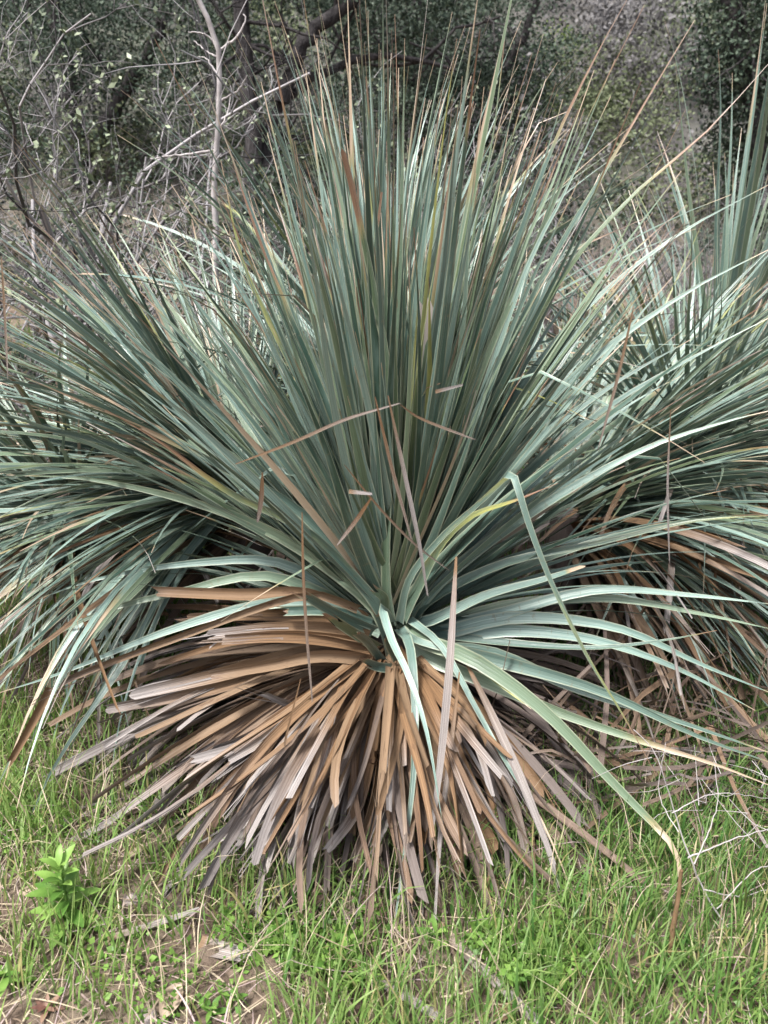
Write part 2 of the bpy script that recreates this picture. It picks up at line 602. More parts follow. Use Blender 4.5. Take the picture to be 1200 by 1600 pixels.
protos = {
    'grey': [brush_proto(M['chap_leaf'], .05, 60, 36, (.75, .75, .5)) for _ in range(2)],
    'olive': [brush_proto(M['olive_leaf'], .05, 55, 36, (.7, .7, .55)) for _ in range(2)],
    'dark': [brush_proto(M['oak_leaf'], .06, 70, 40, (.8, .8, .65)) for _ in range(2)],
    'bright': [brush_proto(M['green_leaf'], .05, 22, 30, (.5, .5, .4))],
}
BL = {'grey': 'grey brown dry brush shrub covering the far hillside', 'olive': 'pale olive shrub among the grey brush on the far hillside',
      'dark': 'dark green dense shrub among the brush on the far hillside', 'bright': 'small yellow green shrub on the far hillside'}


def brush(kind, x, y, s, group='shrubs on the far hillside', label=None, sink=0.1):
    cm, tm = protos[kind][rng.integers(len(protos[kind]))]
    o = empty('hillside_shrub', (x, y, float(gz(x, y)) - sink * s), label or BL[kind], 'shrub', group)
    link('crown', cm, o)
    link('branches', tm, o)
    o.rotation_euler = (0, 0, rng.uniform(0, 6.28))
    o.scale = (s * rng.uniform(.9, 1.2), s * rng.uniform(.9, 1.2), s * rng.uniform(.8, 1.15))
    return o


cnt = 0
placed = []
while cnt < 290:
    y = 11.5 + 38 * rng.uniform(0, 1) ** 1.2
    x = rng.uniform(-0.56, 0.56) * y
    s = rng.uniform(0.9, 1.5) * (0.8 + y / 40)
    if any((x - a) ** 2 + (y - b_) ** 2 < (0.45 * (s + c)) ** 2 for a, b_, c in placed):
        cnt += 0.05
        continue
    placed.append((x, y, s))
    u = rng.uniform()
    kind = 'grey' if u < 0.48 else 'olive' if u < 0.82 else 'dark'
    brush(kind, x, y, s)
    cnt += 1
for (px, py, Y, s) in [(860, 130, 15, .9), (840, 165, 13.5, .8), (975, 115, 17, .8)]:
    x = at(px, py, Y)[0]
    brush('bright', x, Y, s)
for (px, Y, s) in [(1045, 14.5, 1.3), (985, 13.2, 1.2), (930, 14.0, 1.1)]:
    x = at(px, 200, Y)[0]
    brush('olive', x, Y, s)


def blob(mb, c, r, n=2, amp=0.25):
    import bmesh
    bm = bmesh.new()
    bmesh.ops.create_icosphere(bm, subdivisions=n, radius=1)
    v = np.array([a.co[:] for a in bm.verts])
    f = np.array([[q.index for q in fa.verts] for fa in bm.faces])
    bm.free()
    k = rng.standard_normal((5, 3)) * 1.8
    v = v * (1 + amp * np.sin(v @ k.T + rng.uniform(0, 6, 5)).mean(1) * 2)[:, None]
    mb.add(v * np.asarray(r) + np.asarray(c), None, f, None, RD)


fl = MB()
fx, fc = [], 0
while fc < 420:
    y = 9 + 40 * rng.uniform()
    x = rng.uniform(-1.6, 1.6) * y
    if abs(x) > .6 * y + .5:
        fx.append((x, y, float(gz(x, y)) + .4))
        fc += 1
fp = np.repeat(np.array(fx), 110, 0)
fp = fp + rng.standard_normal(fp.shape) * [.8, .8, .35]
leaf_cards(fl, fp, .13, .6)
tag(fl.build('hillside_brush', M['chap_leaf']), None, None, None, 'stuff')


# reddish rock outcrop on the slope
x, Yr = at(945, 90, 19)[0], 19.0
rk = MB()
for d in [(0, 0, .25, .7), (.7, .2, .1, .5), (-.5, .1, .55, .5), (.15, .4, .8, .45)]:
    blob(rk, (d[0], d[1], d[2]), (d[3], d[3] * .8, d[3] * .75), 2)
o = rk.build('rock_outcrop', M['rock'], None, False, (x, Yr, float(gz(x, Yr)) + 0.1))
tag(o, 'pinkish brown rock outcrop among the brush on the far hillside', 'rock')


# ------------------------------------------------------------------ understorey shrubs between the oaks and the yuccas
def shrub(name, label, base, nst, H, spread, depth, leaf_mat, twig_mat, leaf, nleaf, r=0.012, group=None, lean=(0, 0), cat='shrub', kids=(2, 4), wig=.3):
    root = empty(name, base, label, cat, group)
    t = MB()
    tips = []
    for _ in range(nst):
        d = unit(np.array([rng.normal(lean[0], spread), rng.normal(lean[1], spread), 1.0]))
        grow(t, rng.standard_normal(3) * [.08, .08, 0], d, H * rng.uniform(.4, .62), r, depth, tips, 5, wig, kids, .55, .12, None)
    dv = rng.uniform(.2, .9)
    for i in range(len(t.dat)):
        t.dat[i] = np.tile([0, 0, rng.uniform(0, 1), 0], (len(t.dat[i]), 1))
    t.build('branches', twig_mat, root)
    if nleaf:
        T = np.array(tips)
        p = T[rng.integers(0, len(T), nleaf)] + rng.standard_normal((nleaf, 3)) * leaf * .38
        lm = MB()
        leaf_cards(lm, p, leaf, .5, .4)
        lm.build('foliage', leaf_mat, root)
    return root


shrub('grey_shrub', 'tall bare grey shrub with sparse small leaves at the upper left', ground_at(150, 4.8), 12, 3.2, .30, 4, M['shrub_leaf'], M['grey_twig'], .033, 4600, .02, None, (-.12, .12), kids=(2, 4), wig=.55)
shrub('grey_shrub', 'tangle of grey twigs at the left edge beside the tall bare shrub', ground_at(-40, 5.2), 9, 3.1, .34, 4, M['shrub_leaf'], M['grey_twig'], .04, 900, .018, None, (.08, 0), wig=.55)
shrub('twiggy_shrub', 'small leaved twiggy bush behind the tall centre leaves', ground_at(640, 6.5), 12, 1.9, .36, 3, M['shrub_leaf'], M['grey_twig'], .036, 2400, .013, None)
shrub('twiggy_shrub', 'leafless tangled grey brush behind the right hand leaf tips', ground_at(1040, 6.2), 18, 1.6, .45, 4, M['shrub_leaf'], M['grey_twig'], .03, 250, .011, None)
shrub('leafy_shrub', 'dark leafy bush at the foot of the forked oak', ground_at(470, 7.4), 14, 1.5, .45, 3, M['oak_leaf'], M['grey_twig'], .06, 3200, .011, None)
shrub('leafy_shrub', 'dark low bush below the top right oak', ground_at(1150, 7.4), 14, 1.5, .45, 3, M['oak_leaf'], M['grey_twig'], .06, 3000, .011, None)
shrub('leafy_shrub', 'dark bush between the twiggy bush and the grey brush', ground_at(850, 7.6), 14, 1.7, .45, 3, M['oak_leaf'], M['grey_twig'], .06, 3400, .011, None)
shrub('leafy_shrub', 'dark green bush behind the white dead sapling', ground_at(285, 7.0), 14, 1.4, .45, 3, M['oak_leaf'], M['grey_twig'], .055, 3000, .011, None)
shrub('leafy_shrub', 'dark brush behind the tall bare shrub', ground_at(70, 7.5), 14, 1.7, .5, 3, M['oak_leaf'], M['grey_twig'], .055, 2600, .011, None)
shrub('low_shrub', 'low dark brush with bare twigs at the left edge behind the left yucca', ground_at(20, 4.9), 16, .9, .6, 3, M['oak_leaf'], M['grey_twig'], .035, 1500, .008, None)
shrub('low_shrub', 'low twiggy brush behind the bare shrub and the left leaf tips', ground_at(260, 5.2), 16, 1.0, .6, 3, M['oak_leaf'], M['grey_twig'], .035, 1500, .008, None)
shrub('low_shrub', 'low green bush at the right edge behind the tall upright leaves', ground_at(1190, 5.2), 14, .8, .5, 3, M['green_leaf'], M['grey_twig'], .035, 900, .008, None)

# white dead sapling
root = empty('dead_sapling', ground_at(338, 4.2), 'white leafless dead sapling standing behind the left leaf tips', 'tree')
sb = MB()
Ys = 4.2
for pts, r0, r1 in [
    ([(338, 560), (337, 400), (336, 270), (342, 200), (344, 120), (338, 60), (312, 5), (300, -20)], .028, .016),
    ([(344, 78), (370, 58), (383, 35), (380, 22)], .010, .004), ([(343, 160), (372, 140), (386, 118)], .009, .003),
    ([(338, 70), (318, 52), (294, 50)], .007, .003), ([(342, 88), (325, 82), (303, 64)], .007, .003),
    ([(341, 118), (322, 92), (308, 90)], .006, .002), ([(337, 215), (355, 178), (360, 150)], .007, .003),
    ([(335, 220), (320, 190), (318, 170)], .006, .002), ([(337, 235), (300, 240), (262, 245), (235, 248)], .010, .005),
    ([(262, 245), (245, 235), (236, 222)], .005, .002)]:
    px_tube(sb, pts, Ys, Ys + rng.uniform(-.15, .15), r0 * .72, r1 * .72, 6, 14, .002)
sb.v = [v - np.array(root.location) for v in sb.v]
sb.build('trunk', M['pale_twig'], root)


# ------------------------------------------------------------------ the yuccas
UPZ = np.array([0, 0, 1.0])


def arc(base, az, e0, L, droop, n=13, pw=1.7, drift=0.0, kink=None):
    """centre line and upper normals of a leaf that leaves at e0 and bends down by droop"""
    t = np.linspace(0, 1, n)
    e = R(e0) - R(droop) * t ** pw + rng.normal(0, .035) * np.sin(t * rng.uniform(4, 9))
    a = az + drift * t ** 1.5 + rng.normal(0, .085) * np.sin(t * rng.uniform(3, 8) + rng.uniform(0, 6))
    if kink is not None:
        e = np.where(t > kink[0], np.maximum(e - kink[1], -1.4), e)
    T = np.stack([np.cos(a) * np.cos(e), np.sin(a) * np.cos(e), np.sin(e)], -1)
    P = np.asarray(base) + np.concatenate([[np.zeros(3)], np.cumsum((T[1:] + T[:-1]) / 2 * (L / (n - 1)), 0)])
    low = gz(P[:, 0], P[:, 1]) + 0.015
    P[:, 2] = np.maximum(P[:, 2], low)
    S = np.stack([-np.sin(a), np.cos(a), np.zeros(n)], -1)
    N = np.cross(T, S)
    return P, N


def twist(P, N, a0, a1):
    T = unit(np.gradient(P, axis=0))
    S = np.cross(N, T)
    th = np.linspace(a0, a1, len(P))[:, None]
    return N * np.cos(th) + S * np.sin(th)


def width(n, W, flare=0.45, cut=1.0, pw=1.25):
    t = np.linspace(0, cut, n)
    return np.maximum(W * (1 + flare * np.exp(-t / 0.05)) * (1 - t ** pw), 0.0016)


def leafdat(n, brown, yellow, tint, grey=0.0, cut=1.0):
    """brown = share of the leaf, from the tip, that has dried"""
    brown = brown * .7 if brown < 1 else 1.0
    t = np.linspace(0, 1, n)
    d = np.zeros((n, 4))
    d[:, 0] = np.clip((t - (1 - brown)) / max(brown * 0.5, 0.04) * .6 + .25, 0, 1) * (brown > 0) if brown < 1 else 1
    d[:, 1] = np.clip(yellow * (0.15 + t * 0.9), 0, 1)
    d[:, 2] = np.clip(tint + .30 * (1 - t) ** 2 - .08, 0, 1)      # bluest and palest near the base
    d[:, 3] = grey * np.clip((t - .6) / .4, 0, 1)
    return d


def live_leaf(mb, base, az, e0, L, droop, W, drift=0.0, nc=3, n=13, brown=None, yellow=None, tint=None):
    kk = (rng.uniform(.45, .85), rng.uniform(.7, 2.0)) if rng.uniform() < .022 else None
    P, N = arc(base, az, e0, L, droop, n, 1.7, drift, kk)
    N = twist(P, N, rng.normal(0, .4), rng.normal(0, 1.0))
    u = rng.uniform()
    if brown is None and rng.uniform() < .06 and L < 1.1:
        brown, tint = 1.0, rng.uniform(.6, 1.0)          # a leaf dried straw pale from end to end
    if brown is None:
        brown = 0.04 + .16 * rng.uniform() ** 2 if u < .84 else rng.uniform(.2, .55)
    if yellow is None:
        yellow = rng.uniform(.3, .7) if rng.uniform() < .06 else rng.uniform(0, .12)
    cut = 1.0 if rng.uniform() < .95 or e0 > 55 else rng.uniform(.6, .92)
    k = int(round((n - 1) * 1.0)) + 1
    ribbon(mb, P, N, width(n, W, .22, cut), leafdat(n, brown if cut == 1 else brown * .5, yellow, (rng.beta(.55, .55) if tint is None else tint), rng.uniform(0, .8) if brown > .2 else 0),
           rng.uniform(.12, .4), nc, rng.uniform(0, 9), 0 if cut == 1 else .02)


def deaddat(n, tint, raw, old, grey, gpow=1.6):
    t = np.linspace(0, 1, n)
    d = np.zeros((n, 4))
    d[:, 0] = raw
    d[:, 1] = old
    d[:, 2] = tint
    d[:, 3] = np.clip(grey * t ** gpow, 0, 1)
    return d


def fray(mb, P, N, W, D):
    """fibres that have come loose from the end of a dead leaf"""
    n = len(P)
    T = unit(P[-1] - P[-3])
    S = unit(np.cross(N[-1], T))
    for _ in range(rng.integers(2, 5)):
        i0 = int(n * rng.uniform(.45, .8))
        o = rng.uniform(-.45, .45)
        Q = P[i0:] + S * (W[-1] * o * np.linspace(1, rng.uniform(1, 2.4), n - i0)[:, None]) + N[i0:] * .002
        Q = catmull([Q[0], Q[len(Q) // 2], Q[-1] + T * rng.uniform(.0, .09) + [0, 0, rng.uniform(-.03, .004)]], 7)
        Q[:, 2] = np.maximum(Q[:, 2], gz(Q[:, 0], Q[:, 1]) + .01)
        ribbon(mb, Q, np.tile(N[-1], (7, 1)), np.linspace(1, .5, 7) * max(W[-1], .012) * rng.uniform(.12, .3), np.tile(D[-1], (7, 1)), .3, 3, rng.uniform(0, 9), .008)


def dead_leaf(mb, base, az, e0, L, droop, W, old=0.0, grey=.8, drift=0.0, nc=3, n=11, cut=None, ragged=.02):
    P, N = arc(base, az, e0, L, droop, n, 1.1, drift)
    N = twist(P, N, rng.normal(0, .4), rng.normal(0, 1.1))
    cut = rng.uniform(.35, .62) if cut is None else cut
    D = deaddat(n, rng.uniform(), 0, old, grey * rng.uniform(.5, 1.3))
    ww = width(n, W, .35, cut, 1.4)
    ribbon(mb, P, N, ww, D, rng.uniform(.2, .9), nc, rng.uniform(0, 9), ragged)
    if rng.uniform() < .35 and n > 8:
        fray(mb, P, N, ww, D)


def hero(pts, Y0, Y1, W, mat='yucca', n=18, face=0.0, face1=None, brown=.06, yellow=.05, tint=.5, grey=0.0, cut=1.0, ragged=0.0, Ys=None, lens=False, flare=.2, fold=.22, pw=1.2, nc=5, old=0.0, gpow=1.6):
    """a leaf whose course the photograph shows; pixels give directions, Y0..Y1 the distances"""
    Ys = np.linspace(Y0, Y1, len(pts)) if Ys is None else Ys
    P = catmull([at(a, b, y) for (a, b), y in zip(pts, Ys)], n)
    low = gz(P[:, 0], P[:, 1]) + .01
    P[:, 2] = np.maximum(P[:, 2], low)
    T = unit(np.gradient(P, axis=0))
    V = unit(CAM - P)
    N = unit(V - (V * T).sum(1, keepdims=True) * T)
    N = twist(P, N, face, face if face1 is None else face1)
    mb = MB()
    d = leafdat(n, brown, yellow, tint, grey) if mat == 'yucca' else deaddat(n, tint, 0, old, grey, gpow)
    ww = width(n, W, flare, cut, pw)
    if lens:
        ww = W * np.sin(np.pi * (.05 + .88 * np.linspace(0, 1, n))) ** .7
    ribbon(mb, P, N, ww, d, fold, nc, rng.uniform(0, 9), ragged)
    if mat == 'dead' and nc == 5 and rng.uniform() < .45:
        fray(mb, P, N, ww, d)
    return mb


def emit(root, mb, name, mat, kind=None):
    off = np.array(root.location)
    mb.v = [v - off for v in mb.v]
    o = mb.build(name, mat, root)
    if kind:
        o['kind'] = kind
    return o


def sample_e(lo, hi, p=1.0):
    return lo + (hi - lo) * rng.uniform() ** p


def stem(root, base_z, top, r):
    mb = MB()
    c = np.array(root.location)
    P = catmull([c + [0, 0, -0.05], (c + top) / 2 + [.01, .01, 0], top], 8)
    tube(mb, P, np.linspace(r, r * .8, 8), 10, [0, 1, .3, 0], True)
    emit(root, mb, 'stem', M['dead'])


# --- the main yucca
C0 = at(612, 985, 2.12)
ROOT = empty('yucca_plant', (C0[0], C0[1], float(gz(C0[0], C0[1]))), 'large foremost yucca with a full dry brown leaf skirt facing the grass', 'plant', 'yuccas in the clump')
stem(ROOT, 0, C0, .075)
GA = math.pi * (3 - math.sqrt(5))


def facing(az):
    """1 when the leaf points at the camera side"""
    return -math.sin(az)


heroes = [
    # (pixels from base to tip, Y at base, Y at tip, width, kw) - tall leaves
    ([(600, 900), (560, 620), (552, 320), (547, 130), (543, -8)], 2.15, 2.2, .046, dict(brown=.38, tint=.7, face=.4)),
    ([(607, 900), (600, 620), (626, 360), (622, 180), (617, 22)], 2.1, 2.1, .040, dict(brown=.2, tint=.1, face=1.0)),
    ([(630, 900), (668, 720), (706, 470), (745, 250), (775, 110), (800, -5)], 2.1, 2.15, .05, dict(brown=.4, tint=.6, face=.3)),
    ([(640, 900), (690, 650), (730, 420), (770, 220), (792, 30), (803, -30)], 2.12, 2.2, .036, dict(brown=.2, tint=.2, face=1.1)),
    ([(604, 890), (610, 620), (588, 470), (560, 330), (537, 236)], 2.0, 1.9, .044, dict(brown=.22, tint=.05, cut=.6, face=.9, ragged=.015)),
    ([(600, 890), (575, 640), (575, 470), (590, 360), (597, 300)], 2.05, 2.0, .038, dict(brown=.12, tint=.1, cut=.8, face=1.0)),
    ([(650, 900), (720, 640), (800, 400), (868, 220), (930, 90), (985, -10)], 2.1, 2.05, .044, dict(brown=.3, tint=.3, face=.7)),
    ([(660, 900), (745, 660), (850, 430), (950, 260), (1020, 140), (1085, 32)], 2.15, 2.2, .042, dict(brown=.3, yellow=.35, tint=.3, face=.6)),
    ([(655, 900), (750, 690), (868, 450), (985, 310), (1100, 210), (1205, 95)], 2.1, 2.2, .046, dict(brown=.33, tint=.1, face=.9)),
    ([(660, 910), (760, 745), (900, 585), (1060, 465), (1205, 388)], 2.1, 1.95, .05, dict(brown=.05, tint=.75, face=.35)),
    ([(665, 915), (770, 790), (930, 650), (1080, 560), (1215, 490)], 2.1, 1.95, .042, dict(brown=.05, tint=.6, face=.6)),
    ([(655, 905), (740, 720), (880, 520), (1040, 380), (1208, 285)], 2.15, 2.2, .044, dict(brown=.05, tint=.5, yellow=.25, face=.6)),
    ([(600, 900), (540, 650), (480, 420), (430, 220), (408, 128)], 2.15, 2.3, .04, dict(brown=.12, tint=.6, face=.3)),
    ([(590, 900), (520, 700), (440, 540), (380, 410), (345, 250)], 2.12, 2.2, .042, dict(brown=.12, yellow=.6, tint=.5, face=.4)),
    ([(585, 905), (500, 720), (400, 560), (310, 440), (240, 352)], 2.05, 2.0, .044, dict(brown=.12, tint=.1, face=.8)),
    ([(585, 905), (520, 760), (430, 610), (330, 480), (250, 455)], 2.0, 1.95, .04, dict(brown=.25, yellow=.4, tint=.1, face=.9)),
    ([(595, 900), (540, 600), (515, 390), (490, 210), (478, 110)], 2.15, 2.35, .036, dict(brown=.25, tint=.8, face=.4)),
    ([(600, 900), (545, 640), (522, 340), (505, 180), (495, 60)], 2.2, 2.4, .034, dict(brown=.3, tint=.8, face=.4)),
    ([(635, 900), (690, 660), (745, 420), (830, 210), (885, 175)], 2.15, 2.3, .036, dict(brown=.3, tint=.5, face=.5)),
    ([(645, 900), (715, 640), (790, 440), (850, 300), (905, 170)], 2.1, 2.1, .04, dict(brown=.34, tint=.1, face=1.0)),
    ([(625, 895), (640, 700), (648, 500), (668, 330), (690, 210)], 2.1, 2.1, .05, dict(brown=.1, tint=.65, face=.2)),
    ([(622, 890), (650, 720), (672, 560), (668, 480)], 2.05, 2.0, .075, dict(brown=.04, grey=.9, tint=.75, cut=.55, ragged=.04, face=.1, fold=.1)),
    ([(610, 890), (565, 720), (548, 560), (525, 400), (470, 300)], 2.05, 2.05, .042, dict(brown=.12, tint=.6, face=.3)),
    ([(580, 910), (480, 780), (360, 660), (230, 560), (110, 480), (20, 330)], 2.1, 2.3, .042, dict(brown=.15, tint=.5, face=.7)),
    ([(575, 920), (470, 800), (330, 720), (180, 650), (40, 590)], 2.05, 2.0, .046, dict(brown=.55, tint=.5, yellow=.2, face=.5)),
    ([(575, 925), (480, 830), (360, 770), (250, 690), (165, 640)], 2.0, 1.9, .042, dict(brown=.5, yellow=.65, tint=.3, face=.5)),
    ([(570, 930), (450, 845), (320, 790), (150, 750), (10, 742)], 2.0, 2.0, .046, dict(brown=.1, tint=.8, face=.3)),
    ([(640, 890), (700, 760), (760, 640), (820, 520), (870, 410), (1010, 340)], 2.1, 2.2, .05, dict(brown=.2, tint=.4, face=.5)),
    ([(660, 920), (740, 800), (840, 690), (960, 600), (1080, 530)], 2.05, 1.95, .052, dict(brown=.06, tint=.5, face=.4)),
    ([(672, 925), (760, 850), (880, 770), (1010, 700), (1130, 660), (1210, 640)], 2.05, 1.9, .045, dict(brown=.08, tint=.9, face=.3)),
    ([(675, 935), (790, 880), (930, 850), (1080, 815), (1210, 805)], 2.05, 1.9, .04, dict(brown=.05, yellow=.5, tint=.2, face=.6)),
    # the leaf that turns yellow and folds
    ([(655, 915), (690, 850), (740, 805), (800, 784), (872, 755)], 2.0, 1.8, .04, dict(brown=.3, yellow=.75, tint=.2, face=.5)),
    ([(640, 905), (690, 840), (745, 790), (790, 748), (802, 742)], 1.92, 1.62, .024, dict(brown=.06, yellow=.5, tint=.3, face=.4, cut=.72)),
    ([(792, 742), (802, 742), (830, 830), (868, 925), (920, 1030), (975, 1120), (1025, 1210)], 1.61, 1.42, .016, dict(brown=.3, yellow=.62, tint=.35, face=.2, pw=1.1)),
    # low leaves, right front
    ([(660, 1000), (740, 1030), (850, 1110), (960, 1225), (1050, 1320), (1062, 1370)], 2.05, 1.42, .052, dict(brown=.28, yellow=.22, tint=.7, face=-.3, cut=.86, fold=.12)),
    ([(665, 1005), (790, 1035), (940, 1080), (1090, 1150), (1215, 1195)], 2.05, 1.65, .055, dict(brown=.05, yellow=.3, tint=.5, face=-.4)),
    ([(660, 1020), (760, 1065), (880, 1115), (1010, 1160), (1120, 1195), (1215, 1232)], 2.05, 1.5, .05, dict(brown=.48, yellow=.2, tint=.7, face=-.4)),
    ([(665, 1010), (770, 1020), (900, 1075), (1040, 1120), (1215, 1180)], 2.08, 1.7, .05, dict(brown=.1, yellow=.3, tint=.6, face=-.3)),
    ([(650, 1000), (720, 1025), (780, 1070), (830, 1108)], 2.0, 1.75, .026, dict(brown=.1, yellow=.75, tint=.6, face=.4)),
    ([(675, 985), (780, 960), (930, 922), (1080, 930), (1215, 945)], 2.1, 1.95, .05, dict(brown=.03, tint=1, face=.25)),
    ([(678, 980), (800, 945), (950, 935), (1100, 960), (1215, 985)], 2.12, 1.95, .046, dict(brown=.03, tint=1, face=.2)),
    ([(680, 990), (800, 965), (960, 980), (1100, 1040), (1210, 1085)], 2.1, 1.9, .05, dict(brown=.05, tint=.85, face=.1)),
    ([(680, 995), (800, 985), (930, 1000), (1060, 1045), (1180, 1110)], 2.1, 1.9, .05, dict(brown=.05, tint=1, face=.0)),
    ([(680, 990), (800, 1005), (930, 1012), (1040, 1000), (1120, 985)], 2.1, 1.85, .036, dict(brown=.1, tint=.3, yellow=.3, face=.6)),
    ([(672, 970), (760, 930), (850, 905), (910, 885)], 2.05, 1.9, .04, dict(brown=.12, tint=.8, cut=.8, face=.4, ragged=.01)),
    # hanging ones at the front
    ([(597, 950), (612, 1000), (640, 1060), (668, 1150), (692, 1290)], 1.98, 1.5, .030, dict(brown=.05, tint=1, face=.3)),
    ([(640, 1010), (648, 1100), (645, 1220), (628, 1360), (608, 1500)], 2.0, 1.32, .030, dict(brown=.12, tint=.5, yellow=.25, face=.3)),
    ([(690, 1010), (740, 1100), (790, 1190), (850, 1290), (905, 1420)], 2.0, 1.42, .022, dict(brown=.5, tint=.6, yellow=.2, face=.3)),
    ([(560, 960), (480, 940), (380, 950), (250, 990), (100, 1050), (-10, 1085)], 2.05, 1.8, .042, dict(brown=.08, tint=.85, face=0)),
    ([(565, 950), (440, 880), (300, 880), (150, 905), (50, 940)], 2.1, 2.0, .042, dict(brown=.08, tint=.9, face=.1)),
    ([(560, 955), (420, 900), (280, 925), (150, 960), (0, 1040)], 2.1, 1.9, .04, dict(brown=.05, tint=.7, face=0)),
]
def tall(tx, ty, w, **kw):
    """one more of the tall leaves, by where its tip stands"""
    f = rng.uniform(.3, .6)
    b = (612 + np.clip((tx - 612) * .16, -45, 60), rng.uniform(880, 925))
    mx = b[0] + (tx - b[0]) * f + rng.normal(0, 14) - (tx - b[0]) * .07
    my = b[1] + (ty - b[1]) * f
    y1 = rng.uniform(1.95, 2.35)
    heroes.append(([b, (mx, my), ((mx + tx) / 2 + rng.normal(0, 6), (my + ty) / 2 + rng.normal(0, 6)), (tx, ty)], 2.1, y1, w,
                   dict(dict(brown=rng.uniform(.04, .26), tint=rng.beta(.55, .5), face=rng.normal(.2, .7), yellow=rng.uniform(0, .3)), **kw)))


for _ in range(34):
    tx = rng.uniform(690, 1090)
    tall(tx, rng.uniform(40, 300) + max(0, tx - 900) * .5, rng.uniform(.026, .042))
for _ in range(16):
    tall(rng.uniform(430, 640), rng.uniform(130, 330), rng.uniform(.026, .042))
for _ in range(14):
    tx = rng.uniform(120, 400)
    tall(tx, 330 + (400 - tx) * .45 + rng.normal(0, 50), rng.uniform(.026, .04))

nlive = 0
for pts, Y0, Y1, W, kw in heroes:
    if pts[0][1] > 880:                      # carry the blade down into the heart of the rosette
        pts = [(618 + (pts[0][0] - 618) * .3, 972 + rng.uniform(-8, 14))] + list(pts)
        Y0 = Y0 + .04
    emit(ROOT, hero(pts, Y0, Y1, W, **kw), 'leaf', M['yucca'])
    nlive += 1
live_mass = MB()
i = 0
while nlive < 300 or i < 1000:
    i += 1
    az = (i * GA + rng.normal(0, .5)) % (2 * math.pi)
    e0 = sample_e(6, 87, .72)
    f = facing(az)
    if f > .25 and e0 < 30 + 42 * f:
        continue
    if f > .0 and e0 < 20 and math.cos(az) < 0:
        continue
    rr = .03 + .06 * (1 - e0 / 90)
    ba = az + rng.normal(0, .8)
    base = C0 + [rr * math.cos(ba), rr * math.sin(ba), .02 + .07 * (e0 / 90) + rng.normal(0, .012)]
    L = rng.uniform(.7, 1.42 if e0 > 42 else 1.3) * (1 - .1 * max(0, f))
    if e0 > 66 and rng.uniform() < .2:
        L *= 1.3
    if e0 < 40 and rng.uniform() < .3:
        continue
    droop = rng.uniform(1, 11) + (1 - e0 / 90) ** 1.5 * rng.uniform(10, 42)
    mb = live_mass if nlive >= 300 else MB()
    live_leaf(mb, base, az, e0, L, droop, rng.uniform(.020, .046), rng.normal(0, .36))
    if nlive < 300:
        emit(ROOT, mb, 'leaf', M['yucca'])
    nlive += 1
if live_mass.n:
    emit(ROOT, live_mass, 'leaf_mass', M['yucca'], 'stuff')

# short torn green leaf bases in the heart
stubs = [([(590, 1010), (550, 985), (520, 965), (505, 945)], 2.0, 1.9, .06), ([(600, 1030), (575, 1000), (556, 985), (545, 960)], 1.96, 1.86, .07),
         ([(610, 1020), (600, 985), (588, 955), (592, 940)], 1.98, 1.9, .05), ([(625, 1030), (612, 1010), (607, 990), (604, 975)], 1.95, 1.88, .055),
         ([(615, 1045), (590, 1042), (572, 1035), (562, 1022)], 1.95, 1.86, .045), ([(600, 960), (600, 935), (585, 922), (566, 930)], 2.0, 1.9, .045),
         ([(585, 985), (530, 960), (470, 925), (430, 900)], 2.02, 1.88, .055), ([(580, 975), (520, 955), (430, 955), (400, 950)], 2.02, 1.9, .05)]
for pts, Y0, Y1, W in stubs:
    emit(ROOT, hero(pts[:3], Y0, Y1, W * .62, n=12, brown=.09, tint=rng.uniform(.0, .35), cut=.5, ragged=.05, fold=.35, face=rng.normal(.3, .3), pw=2.5, grey=.3), 'leaf_stub', M['yucca'])

